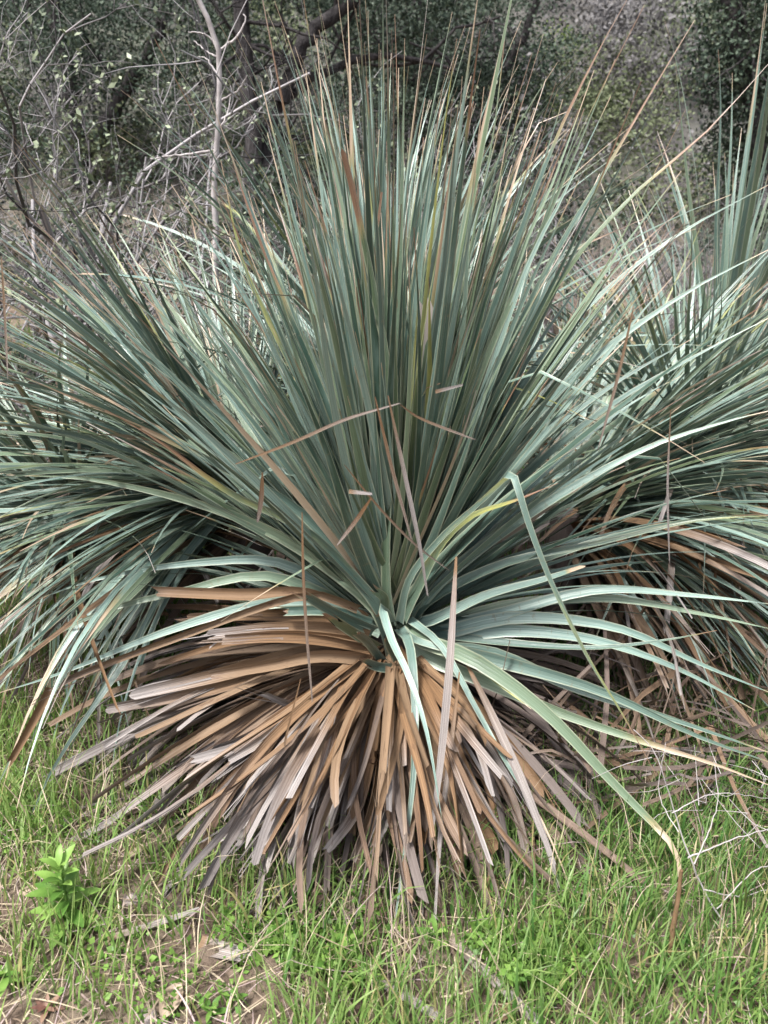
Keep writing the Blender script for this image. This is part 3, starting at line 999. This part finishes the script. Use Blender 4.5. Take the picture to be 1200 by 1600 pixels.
# the dry skirt
dead_h = [
    ([(575, 1000), (500, 985), (420, 985), (330, 994)], 2.0, 1.85, .055, dict(grey=.9, tint=.6)),
    ([(575, 1010), (510, 1000), (440, 995), (345, 1000)], 1.99, 1.83, .05, dict(grey=.6, tint=.3)),
    ([(580, 1030), (500, 1025), (420, 1040), (322, 1056)], 1.98, 1.8, .045, dict(grey=.5, tint=.9)),
    ([(580, 1020), (480, 1020), (340, 1055), (210, 1085)], 2.0, 1.8, .06, dict(grey=.9, tint=.8)),
    ([(580, 1030), (470, 1030), (330, 1075), (165, 1108)], 2.0, 1.78, .055, dict(grey=.8, tint=.5)),
    ([(575, 985), (500, 965), (400, 960), (300, 965)], 2.03, 1.95, .05, dict(grey=.5, tint=.4)),
    ([(570, 970), (480, 930), (380, 930), (240, 925)], 2.05, 1.98, .05, dict(grey=.5, tint=.6)),
    ([(585, 1040), (540, 1060), (470, 1100), (412, 1082)], 1.97, 1.78, .04, dict(grey=1.3, tint=.5)),
    ([(590, 1040), (540, 1100), (460, 1180), (400, 1222)], 1.95, 1.62, .05, dict(grey=.25, tint=.8)),
    ([(585, 1040), (500, 1100), (400, 1160), (303, 1190)], 1.97, 1.66, .048, dict(grey=1.2, tint=.7)),
    ([(580, 1040), (490, 1090), (390, 1150), (325, 1175)], 1.97, 1.7, .05, dict(grey=1.2, tint=.6)),
    ([(580, 1045), (480, 1090), (420, 1150), (355, 1190)], 1.95, 1.66, .042, dict(grey=1.0, tint=.8)),
    ([(590, 1035), (545, 1120), (470, 1230), (395, 1330)], 1.95, 1.48, .05, dict(grey=.9, tint=.6)),
    ([(585, 1045), (530, 1130), (440, 1240), (370, 1320)], 1.96, 1.52, .045, dict(grey=1.2, tint=.6)),
    ([(580, 1040), (500, 1150), (420, 1250), (340, 1310)], 1.96, 1.55, .05, dict(grey=1.2, tint=.7)),
    ([(600, 1045), (575, 1120), (560, 1190), (528, 1200)], 1.94, 1.7, .05, dict(grey=.2, tint=.2)),
    ([(605, 1045), (585, 1150), (560, 1260), (512, 1330)], 1.94, 1.5, .05, dict(grey=1.0, tint=.4)),
    ([(620, 1045), (600, 1110), (595, 1180), (583, 1180)], 1.93, 1.68, .06, dict(grey=.1, tint=.1)),
    ([(612, 1045), (595, 1150), (580, 1250), (546, 1348)], 1.94, 1.48, .05, dict(grey=.7, tint=.5)),
    ([(625, 1045), (620, 1150), (605, 1260), (580, 1320)], 1.94, 1.5, .055, dict(grey=1.1, tint=.3)),
    ([(640, 1045), (640, 1150), (650, 1250), (643, 1312)], 1.93, 1.48, .04, dict(grey=.6, tint=.95)),
    ([(650, 1045), (690, 1140), (735, 1250), (775, 1330)], 1.95, 1.54, .06, dict(grey=.2, tint=.3)),
    ([(660, 1040), (710, 1120), (765, 1220), (790, 1330)], 1.96, 1.6, .055, dict(grey=.2, tint=.2)),
    ([(655, 1045), (700, 1160), (740, 1290), (780, 1410)], 1.95, 1.45, .05, dict(grey=.3, tint=.5)),
    ([(660, 1045), (690, 1160), (700, 1280), (720, 1370)], 1.95, 1.48, .05, dict(grey=.5, tint=.6)),
    ([(640, 1050), (660, 1160), (668, 1260), (660, 1320)], 1.95, 1.5, .05, dict(grey=.3, tint=.2)),
    ([(670, 1040), (740, 1100), (800, 1170), (850, 1240)], 1.98, 1.68, .05, dict(grey=.3, tint=.4)),
    # bleached strips hanging in front
    ([(713, 870), (708, 960), (703, 1040), (690, 1180), (675, 1300)], 1.8, 1.5, .026, dict(grey=1.0, tint=.5, gpow=.2, lens=True)),
    ([(728, 1035), (770, 1120), (815, 1220), (870, 1360)], 1.9, 1.48, .03, dict(grey=1.0, tint=.6, gpow=.3, lens=True)),
    ([(718, 1050), (705, 1170), (690, 1290), (682, 1400)], 1.8, 1.42, .018, dict(grey=1, tint=.6, gpow=.5, lens=True)),
    ([(560, 950), (470, 930), (250, 1005), (120, 1055), (80, 1075)], 2.0, 1.75, .032, dict(grey=.6, tint=.9)),
    ([(80, 1075), (50, 1130), (15, 1192)], 1.75, 1.68, .030, dict(grey=.2, tint=.4, cut=.5)),
]
nd = 0
for pts, Y0, Y1, W, kw in dead_h:
    kw = dict(kw)
    kw.setdefault('cut', rng.uniform(.4, .62))
    emit(ROOT, hero(pts, Y0, Y1, W * .78, 'dead', n=14, face=rng.normal(0, .5), ragged=.016, pw=1.6, fold=rng.uniform(.3, .9), **kw), 'dead_leaf', M['dead'])
    nd += 1
dead_mass = MB()
while nd < 560:
    az = R(rng.uniform(152, 306))
    lay = rng.uniform() ** .7                      # 0 upper fresh layer, 1 oldest layer on the ground
    e0 = 16 - 68 * lay + rng.normal(0, 6)
    if -math.sin(az) > .4:
        e0 = min(e0, 6)
    side = abs(math.cos(az))
    L = rng.uniform(.42, .72) + .40 * max(0, -math.cos(az)) * rng.uniform(.3, 1)
    if math.cos(az) > .35:
        L *= rng.uniform(.6, .9)
    base = C0 + [.075 * math.cos(az), .075 * math.sin(az), -.02 - .18 * lay]
    mb = MB() if nd < 298 else dead_mass
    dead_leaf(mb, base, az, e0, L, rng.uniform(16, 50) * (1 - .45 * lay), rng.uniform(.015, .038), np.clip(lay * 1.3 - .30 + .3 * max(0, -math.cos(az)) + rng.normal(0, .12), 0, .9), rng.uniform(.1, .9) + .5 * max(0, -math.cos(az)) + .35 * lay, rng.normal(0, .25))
    if nd < 298:
        emit(ROOT, mb, 'dead_leaf', M['dead'])
    nd += 1
thatch = dead_mass
for _ in range(1100):
    az = R(rng.uniform(150, 390))
    lay = rng.uniform()
    base = C0 + [.06 * math.cos(az), .06 * math.sin(az), -.08 - .22 * lay]
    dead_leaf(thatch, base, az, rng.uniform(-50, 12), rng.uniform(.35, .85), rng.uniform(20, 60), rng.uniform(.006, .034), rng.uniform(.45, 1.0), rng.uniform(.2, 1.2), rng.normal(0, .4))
emit(ROOT, thatch, 'dead_leaf_mass', M['dead'], 'stuff')


# --- the yuccas behind
def yucca(label, c, n, e_lo, e_hi, Lr, Wr, az_lo, az_hi, ndead, dead_az, droopk=1.0, tint=(.2, 1.0), nmass=0, ep=.8):
    c = np.asarray(c)
    root = empty('yucca_plant', (c[0], c[1], float(gz(c[0], c[1]))), label, 'plant', 'yuccas in the clump')
    stem(root, 0, c, .08)
    mass = MB()
    for i in range(n + nmass):
        az = R(rng.uniform(az_lo, az_hi))
        e0 = sample_e(e_lo, e_hi, ep)
        rr = .03 + .07 * (1 - max(e0, 0) / 90)
        base = c + [rr * math.cos(az), rr * math.sin(az), .07 * (e0 / 90) + rng.normal(0, .015)]
        droop = rng.uniform(3, 18) + max(0, 1 - e0 / 90) ** 1.4 * rng.uniform(25, 75) * droopk
        mb = MB() if i < n else mass
        live_leaf(mb, base, az, e0, rng.uniform(*Lr), droop, rng.uniform(*Wr), rng.normal(0, .15), tint=rng.uniform(*tint))
        if i < n:
            emit(root, mb, 'leaf', M['yucca'])
    if mass.n:
        emit(root, mass, 'leaf_mass', M['yucca'], 'stuff')
    for i in range(ndead):
        az = R(rng.uniform(*dead_az))
        lay = rng.uniform()
        base = c + [.08 * math.cos(az), .08 * math.sin(az), -.03 - .15 * lay]
        mb = MB()
        dead_leaf(mb, base, az, 26 - 52 * lay, rng.uniform(.6, 1.15), rng.uniform(20, 55), rng.uniform(.016, .038), np.clip(lay - .3, 0, .7), rng.uniform(.2, 1.2), rng.normal(0, .3), cut=rng.uniform(.6, .95))
        emit(root, mb, 'dead_leaf', M['dead'])
    return root


CL = at(385, 770, 2.6)
yucca('yucca with drooping leaves spilling to the left behind the foremost one', CL, 296, -24, 66, (.6, 1.25), (.018, .036), 75, 252, 40, (140, 250), .55, (0, 1.1), 620, 1.0)
CL2 = at(120, 800, 2.75)
yucca('yucca at the left edge with leaves drooping over the grass', CL2, 260, -22, 60, (.5, 1.0), (.018, .036), 0, 360, 30, (140, 360), .5, (0, 1.1), 260, 1.0)
CR = at(885, 800, 2.85)
yucca('yucca with leaves sprawling to the right behind the foremost one', CR, 296, -24, 62, (.6, 1.35), (.018, .036), -66, 100, 150, (-85, 35), .55, (0, 1.1), 560, 1.05)
CR2 = at(1080, 720, 3.1)
yucca('yucca at the right edge with drooping leaves below the sparse tall upright ones', CR2, 270, -18, 74, (.6, 1.25), (.018, .036), 0, 360, 70, (150, 380), .55, (0, 1.1), 240, 1.0)
CB = at(600, 640, 3.3)
yucca('pale yucca rearmost in the clump behind the foremost one', CB, 280, 8, 88, (.8, 1.5), (.018, .032), 0, 360, 40, (180, 360), .8, (.5, 1.2), 160, .7)
CF = at(1120, 600, 3.9)
yucca('separate yucca with sparse tall upright leaves at the right edge', CF, 44, 56, 88, (.9, 1.7), (.026, .044), 0, 360, 18, (180, 360), .3, (.2, 1.1), 0, .6)

# ------------------------------------------------------------------ broken dry strips lying across the foremost yucca
strips = [
    ([(368, 725), (460, 690), (540, 655), (625, 630)], 1.72, 1.75, .012, 'long thin dry strip slanting across the centre leaves from the left', .7),
    ([(625, 632), (660, 655), (745, 688)], 1.74, 1.78, .010, 'thin dry strip lying to the right of the crossing strips', .6),
    ([(606, 618), (632, 740), (655, 850), (668, 930)], 1.7, 1.72, .016, 'pale dry strip standing upright before the centre leaves', .9),
    ([(586, 620), (612, 730), (645, 850)], 1.72, 1.74, .013, 'brownish dry strip leaning beside the pale upright strip', .3),
    ([(538, 726), (590, 790), (648, 850), (700, 890)], 1.7, 1.75, .010, 'thin dry strip crossing the folded pale scrap', .6),
    ([(545, 768), (583, 772)], 1.69, 1.7, .016, 'short white dry scrap folded over a crossing strip', 1.2),
    ([(580, 778), (555, 815), (528, 850)], 1.69, 1.72, .016, 'short rust brown strip below the folded white scrap', .0),
    ([(680, 612), (720, 602)], 1.7, 1.72, .013, 'short curled tan scrap near the broad frayed leaf', .9),
    ([(410, 738), (408, 780), (402, 818)], 1.75, 1.76, .018, 'short upright brown strip hanging at the left of the heart', .3),
    ([(472, 800), (474, 900), (480, 1000), (488, 1095)], 1.7, 1.66, .012, 'thin brown strip hanging before the skirt at the left of the heart', .3),
    ([(1048, 640), (1043, 760), (1046, 880)], 1.85, 1.85, .009, 'thin pale strip hanging upright before the right hand leaves', .9),
    ([(990, 480), (965, 590), (935, 700)], 1.85, 1.85, .012, 'tan strip hanging slantwise among the right hand leaves', .7),
    ([(2, 400), (8, 500), (12, 590)], 1.9, 1.9, .009, 'thin tan stalk upright at the left edge of the picture', .8),
    ([(470, 1060), (445, 1170), (490, 1110), (530, 1060)], 1.62, 1.6, .010, 'thin green brown strip bent over the left of the skirt', .4),
]
for pts, Y0, Y1, W, lab, tn in strips:
    mb = hero(pts, Y0 - .13, Y1 - .13, W * .6, 'dead', n=12, face=rng.normal(0, .3), tint=min(tn, 1), grey=1.3 if tn >= .9 else .75, gpow=.5, lens=len(pts) > 2, cut=.5, ragged=.008, nc=3, flare=0)
    c = np.vstack(mb.v)[len(mb.v[0]) // 2].copy()
    mb.v = [v - c for v in mb.v]
    o = mb.build('dry_strip', M['dead'], None, True, c)
    tag(o, lab, 'dead leaf', 'broken dry strips on the foremost yucca')

# ------------------------------------------------------------------ grass, straw
def skirt_hidden(x, y):
    return ((x - C0[0]) / .42) ** 2 + ((y - C0[1]) / .42) ** 2 < 1


def blades(n, xr, yr, Lr, Wr, lean, accept, mat, name, dry=0.05, flat=False, tint=None):
    mb = MB()
    out = []
    while len(out) < n:
        x = rng.uniform(xr[0], xr[1], n)
        y = rng.uniform(yr[0], yr[1], n)
        keep = accept(x, y) > rng.uniform(0, 1, n)
        out.extend(zip(x[keep], y[keep]))
    p = np.array(out[:n])
    k = 5
    t = np.linspace(0, 1, k)
    az = rng.uniform(0, 2 * np.pi, n)
    L = rng.uniform(Lr[0], Lr[1], n) * (0.6 + .8 * rng.uniform(0, 1, n) ** 2)
    W = rng.uniform(Wr[0], Wr[1], n)
    th0 = np.abs(rng.normal(0, lean, n)) if not flat else rng.uniform(1.2, 1.55, n)
    bend = rng.uniform(.2, 1.4, n) if not flat else rng.uniform(-.3, .5, n)
    th = np.minimum(th0[:, None] + bend[:, None] * t[None] ** 1.6, 2.3 if not flat else 1.62)
    ds = L[:, None] / (k - 1)
    hr = np.concatenate([np.zeros((n, 1)), np.cumsum(np.sin(th[:, :-1]) * ds, 1)], 1)
    hz = np.concatenate([np.zeros((n, 1)), np.cumsum(np.cos(th[:, :-1]) * ds, 1)], 1)
    curl = az[:, None] + rng.normal(0, .25, n)[:, None] * t[None]
    P = np.stack([p[:, 0, None] + hr * np.cos(curl), p[:, 1, None] + hr * np.sin(curl), np.zeros((n, k))], -1)
    zb = gz(p[:, 0], p[:, 1])
    P[..., 2] = np.maximum(zb[:, None] + hz + (rng.uniform(0, .03, n)[:, None] if flat else -0.005), gz(P[..., 0], P[..., 1]) + (.004 if flat else -.01))
    S = np.stack([-np.sin(az), np.cos(az), rng.normal(0, .3, n)], -1)
    ww = (W[:, None] * np.array([.7, 1, .9, .6, .08]))[..., None] * .5
    V = np.stack([P - S[:, None] * ww, P + S[:, None] * ww], 2)   # n,k,2,3
    base = (np.arange(n) * k * 2)[:, None] + (np.arange(k - 1) * 2)[None]
    q = np.stack([base, base + 1, base + 3, base + 2], -1).reshape(-1, 4)
    dat = np.zeros((n, k, 2, 4))
    isdry = (rng.uniform(0, 1, n) < dry)
    dat[..., 0] = np.where(isdry, rng.uniform(.5, 1, n), 0)[:, None, None] + (t ** 3 * .35)[None, :, None] * (0 if flat else 1)
    dat[..., 2] = (rng.uniform(0, 1, n) if tint is None else np.clip(tint(p[:, 0], p[:, 1]) + rng.normal(0, .22, n), 0, 1))[:, None, None]
    mb.add(V.reshape(-1, 3), q, None, None, np.clip(dat, 0, 1).reshape(-1, 4))
    o = mb.build(name, mat)
    return o


def patch(x, y):
    a = np.sin(x * 5.1 + 1.3) * np.cos(y * 6.3 + .4) + .6 * np.sin(x * 11.3 + y * 7.7) + .5 * np.sin(y * 13.1 - x * 4.2)
    return a


def acc_green(x, y):
    d = .74 + .28 * patch(x, y)
    d = d + .30 * np.clip((x + .05) * 1.4, -.5, .8) - .38 * ((x < -.22) & (y < 1.45))
    d = np.where(((x - C0[0]) / .30) ** 2 + ((y - C0[1]) / .30) ** 2 < 1, 0, d)
    return np.clip(d, 0.04, 1)


def green_tint(x, y):
    return np.clip(.55 - .25 * x - .22 * (y - 1.4), .1, .9)


o = blades(42000, (-1.7, 1.7), (.85, 3.2), (.06, .18), (.0024, .0064), .34, acc_green, M['grass'], 'grass', .10, False, green_tint)
tag(o, None, None, None, 'stuff')
o = blades(9000, (-4.5, 4.5), (3.0, 8.0), (.10, .26), (.006, .011), .35, lambda x, y: .5 + .3 * patch(x * .4, y * .4), M['grass'], 'grass', .15, False, green_tint)
tag(o, None, None, None, 'stuff')
o = blades(5600, (-1.6, 1.6), (.85, 3.0), (.05, .17), (.0016, .004), .3, lambda x, y: np.clip(.45 - .2 * patch(x, y) + .4 * (x < -.1), .05, 1), M['straw'], 'straw', .25, True)
tag(o, None, None, None, 'stuff')
o = blades(2600, (-1.5, 1.6), (.9, 2.6), (.10, .26), (.0014, .003), .45, lambda x, y: np.clip(.5 + .25 * patch(y, x), .1, 1), M['straw'], 'dry_grass', .1, False)
tag(o, None, None, None, 'stuff')
cl = MB()
pc = []
while len(pc) < 3400:
    x, y = rng.uniform(-1.2, 1.2), rng.uniform(.9, 1.75)
    if math.sin(x * 7.3 + 2) * math.cos(y * 9.1 + x * 3) + .3 * rng.standard_normal() > .55:
        pc.append((x, y, float(gz(x, y)) + rng.uniform(.006, .045)))
leaf_cards(cl, np.array(pc), .016, .75, .1)
tag(cl.build('ground_cover', M['weed_leaf']), None, None, None, 'stuff')
# dark tangle of fine dead litter under the right hand leaves
lit = MB()
for _ in range(900):
    x, y = rng.uniform(.25, 1.25), rng.uniform(1.75, 2.9)
    z = float(gz(x, y)) + abs(rng.normal(0, .09))
    d = unit(rng.standard_normal(3) * [1, 1, .45])
    L = rng.uniform(.12, .42)
    P = catmull([np.array([x, y, z]), np.array([x, y, z]) + d * L * .5 + rng.normal(0, .015, 3), np.array([x, y, z]) + d * L], 5)
    P[:, 2] = np.maximum(P[:, 2], gz(P[:, 0], P[:, 1]) + .004)
    ribbon(lit, P, np.tile(unit(rng.standard_normal(3) + [0, 0, 1]), (5, 1)), np.linspace(1, .6, 5) * rng.uniform(.004, .02), deaddat(5, rng.uniform(), 0, rng.uniform(.2, .95), rng.uniform(0, 1)), .2, 3, rng.uniform(0, 9))
tag(lit.build('leaf_litter', M['dead']), None, None, None, 'stuff')


# ------------------------------------------------------------------ weeds
def ground_px(px, py):
    """the ground point seen at a pixel of the lower picture"""
    Y = 1.3
    for _ in range(30):
        p = at(px, py, Y)
        Y += (p[2] - float(gz(p[0], p[1]))) * .8
    p = at(px, py, Y)
    p[2] = float(gz(p[0], p[1]))
    return p


def broad_weed(px, py, label, nl, h, size, mat='weed_leaf', group='weeds in the grass', upright=1.0):
    b = ground_px(px, py)
    root = empty('weed', b, label, 'plant', group)
    s = MB()
    tube(s, catmull([(0, 0, -.01), (.004, 0, h * .5), (0, .006, h)], 6), np.linspace(.004, .002, 6), 5, RD)
    s.build('stem', M['weed_leaf'], root)
    for i in range(nl):
        f = i / max(nl - 1, 1)
        az = i * GA + rng.normal(0, .2)
        L = size * (1.15 - .5 * f) * rng.uniform(.8, 1.2)
        P, N = arc((0, 0, 0), az, 20 + 50 * f * upright + rng.normal(0, 8), L, rng.uniform(20, 60), 8)
        # arc() keeps leaves above the world's ground; here the base is local
        e = np.linspace(R(25 + 45 * f * upright), R(-10 + 30 * f), 8)
        T = np.stack([np.cos(az) * np.cos(e), np.sin(az) * np.cos(e), np.sin(e)], -1)
        P = np.array([0, 0, h * f * .9 + .01]) + np.concatenate([[np.zeros(3)], np.cumsum(T[1:] * L / 7, 0)])
        S = np.tile([-math.sin(az), math.cos(az), 0], (8, 1))
        t = np.linspace(0, 1, 8)
        W = L * .34 * np.sin(np.pi * np.clip(t * .93 + .05, 0, 1)) ** .8
        m = MB()
        d = np.zeros((8, 4))
        d[:, 2] = rng.uniform()
        ribbon(m, P, np.cross(T, S), np.maximum(W, .001), d, .25, 3)
        m.build('leaf', M[mat], root)
    return root


broad_weed(108, 1445, 'tall bright green broad leaved weed at the lower left', 28, .18, .078)
broad_weed(12, 1535, 'round leaved low weed at the lower left edge', 8, .02, .055, upright=.2)
broad_weed(75, 1585, 'reddish low weed at the lower left corner', 9, .015, .035, 'red_leaf', upright=.2)
broad_weed(360, 1570, 'small broad leaved seedling near the bottom edge', 6, .02, .035, upright=.3)
broad_weed(330, 1590, 'second small seedling at the bottom edge beside the brown curled leaf', 6, .02, .035, upright=.3)
broad_weed(680, 1480, 'small yellow green weed below the hanging green leaf', 7, .04, .05)


def fern_weed(px, py, label, nl, size):
    b = ground_px(px, py)
    root = empty('feathery_weed', b, label, 'plant', 'weeds in the grass')
    for i in range(nl):
        az = i * GA + rng.normal(0, .3)
        e = np.linspace(R(rng.uniform(35, 75)), R(rng.uniform(-10, 25)), 7)
        T = np.stack([np.cos(az) * np.cos(e), np.sin(az) * np.cos(e), np.sin(e)], -1)
        L = size * rng.uniform(.6, 1.1)
        P = np.concatenate([[np.zeros(3)], np.cumsum(T[1:] * L / 6, 0)])
        m = MB()
        tube(m, P, np.linspace(.0016, .0007, 7), 3, RD)
        S = np.array([-math.sin(az), math.cos(az), 0])
        for j in range(2, 7):
            for sg in (-1, 1, 0):
                if sg == 0 and j < 6:
                    continue
                for q in range(3):
                    c = P[j] + sg * S * (.010 + .009 * q) * (1.2 - j * .1) + T[j] * .007 * q
                    leaf_cards(m, c[None], .021 * rng.uniform(.8, 1.2), .6, .2)
        m.build('leaf', M['weed_leaf'], root)
    return root


fern_weed(840, 1525, 'feathery bright green weed below the dry skirt at the right', 12, .13)
fern_weed(785, 1500, 'small feathery weed left of the feathery bright green weed', 8, .09)
fern_weed(400, 1480, 'feathery weed above the white wood chip', 9, .09)
fern_weed(480, 1500, 'feathery weed right of the white wood chip', 9, .09)
fern_weed(540, 1520, 'smallest feathery weed near the bottom centre', 7, .08)


# ------------------------------------------------------------------ litter lying on the ground
def litter_leaf(px, py, ang, L, W, label, mat='litter', name='fallen_leaf', cat='fallen leaf', curl=.5, cut=1.0, lift=.012, tint=.5, ragged=0.0):
    b = ground_px(px, py)
    n = 10
    t = np.linspace(-.5, .5, n)
    P = np.stack([t * L * math.cos(ang), t * L * math.sin(ang), lift + .3 * L * curl * (t ** 2)], -1)
    m = MB()
    if cut < 1:
        Wd = np.full(n, W) * np.linspace(1, cut, n)
    else:
        Wd = np.maximum(W * np.sin(np.pi * np.clip(t + .5, .02, .98)) ** .7, .002)
    d = deaddat(n, tint, 0, 0, .9, .2) if mat == 'dead' else np.tile([0, 0, tint, 0], (n, 1))
    ribbon(m, P, np.tile([.1, -.2, 1.0], (n, 1)), Wd, d, curl, 5, rng.uniform(0, 9), ragged)
    o = m.build(name, M[mat], None, True, b)
    tag(o, label, cat, 'litter on the ground')
    return o


litter_leaf(268, 1572, 1.4, .085, .045, 'large curled tan leaf on the soil at the bottom left', tint=.7)
litter_leaf(350, 1497, -.25, .12, .045, 'white weathered wood chip lying in the grass', 'dead', 'wood_chip', 'wood chip', .2, .7, .02, .6, .02)
litter_leaf(755, 1530, -.9, .30, .026, 'grey dead leaf strip on the ground below the skirt', 'dead', 'fallen_strip', 'dead leaf', .1, .8, .025, .6, .01)
litter_leaf(620, 1560, -.6, .22, .024, 'grey dead leaf strip at the bottom edge near the centre', 'dead', 'fallen_strip', 'dead leaf', .1, .8, .02, .8, .01)
litter_leaf(240, 1455, .4, .20, .018, 'tan strip lying across the soil below the tall weed', 'dead', 'fallen_strip', 'dead leaf', .1, .7, .02, .9, .01)
litter_leaf(785, 1590, .7, .06, .03, 'rust brown leaf at the bottom edge below the feathery weed', tint=.1)
litter_leaf(217, 1335, .9, .07, .02, 'small pale yellow leaf under the left end of the skirt', tint=.9)
litter_leaf(55, 1400, .1, .08, .03, 'pale dry leaf at the left beside the tall weed', tint=.9)
litter_leaf(195, 1260, 1.1, .06, .02, 'small tan leaf in the grass left of the skirt', tint=.8)
litter_leaf(620, 1420, .3, .07, .02, 'brown leaf in the tall grass below the skirt', tint=.2)
for px, py, s, lab in [(232, 1592, .02, 'small pale stone beside the curled tan leaf at the bottom'), (110, 1400, .03, 'rounded pinkish stone behind the tall weed'),
                       (205, 1408, .022, 'grey stone in the soil right of the tall weed')]:
    m = MB()
    blob(m, (0, 0, s * .3), (s, s * .8, s * .6), 2)
    tag(m.build('stone', M['stone'], None, True, ground_px(px, py)), lab, 'stone', 'stones in the soil')

# grey log at the right
lg = MB()
P = catmull([at(1085, 1148, 2.25), at(1150, 1160, 2.25), at(1220, 1172, 2.25), at(1330, 1195, 2.3)], 30)
th = np.linspace(.022, .042, 30) * (1 + .12 * np.sin(np.arange(30) * 1.3))
tube(lg, P, th, 14, RD, True)
c = P[10].copy()
lg.v = [v - c + rng.normal(0, .0025, v.shape) for v in lg.v]
tag(lg.build('fallen_log', M['log'], None, True, c), 'rough grey fallen branch under the leaves at the right edge', 'log')

# dead twigs in the lower right corner
db = MB()
TW = [([(1215, 1592), (1145, 1545), (1105, 1495), (1070, 1470), (1045, 1445), (1022, 1412)], .0042, .002),
      ([(1130, 1562), (1150, 1510), (1165, 1495), (1145, 1460), (1130, 1430), (1130, 1362)], .006, .0022),
      ([(1165, 1505), (1200, 1520), (1230, 1528)], .0035, .002), ([(1070, 1470), (1130, 1445), (1215, 1434)], .003, .0018),
      ([(1012, 1508), (1040, 1475), (1070, 1470)], .0025, .0018), ([(1145, 1460), (1100, 1390), (1060, 1290), (1025, 1180), (990, 1140)], .003, .0012),
      ([(1075, 1340), (1150, 1310), (1220, 1290)], .0025, .001), ([(1100, 1390), (1160, 1400), (1225, 1380)], .0022, .001),
      ([(1085, 1350), (1120, 1260), (1115, 1190)], .0018, .0008), ([(1120, 1420), (1180, 1360), (1225, 1350)], .002, .001),
      ([(1050, 1270), (1120, 1240), (1215, 1250)], .0016, .0008), ([(1060, 1300), (1030, 1240), (1040, 1160)], .0015, .0008)]
for pts, r0, r1 in TW:
    Y = 1.48
    px_tube(db, pts, Y - .12, Y - .02, r0 * .85, r1 * .8, 5, 20, .0008)
c = at(1130, 1500, 1.4)
db.v = [v - c for v in db.v]
tag(db.build('dead_branch', M['pale_twig'], None, True, c), 'pale bare forked twig standing in the grass at the lower right', 'branch')
fine = MB()
for _ in range(70):
    a = at(rng.uniform(980, 1230), rng.uniform(1170, 1420), rng.uniform(1.5, 2.0))
    d = unit(rng.standard_normal(3) * [1, .8, .7])
    L = rng.uniform(.06, .22)
    P = catmull([a, a + d * L * .5 + rng.normal(0, .015, 3), a + d * L], 6)
    tube(fine, P, np.linspace(.0013, .0006, 6), 3, RD)
tag(fine.build('fine_twigs', M['pale_twig']), None, None, None, 'stuff')

# brown dried stalk
st = MB()
P = px_tube(st, [(1037, 1560), (1046, 1500), (1056, 1430), (1065, 1360)], 1.28, 1.3, .0085, .004, 7, 14, .001)
c = P[0].copy()
st.v = [v - c for v in st.v]
tag(st.build('dried_stalk', M['stalk'], None, True, c), 'dark brown dried stalk upright in the grass beside the pale twig', 'stalk')
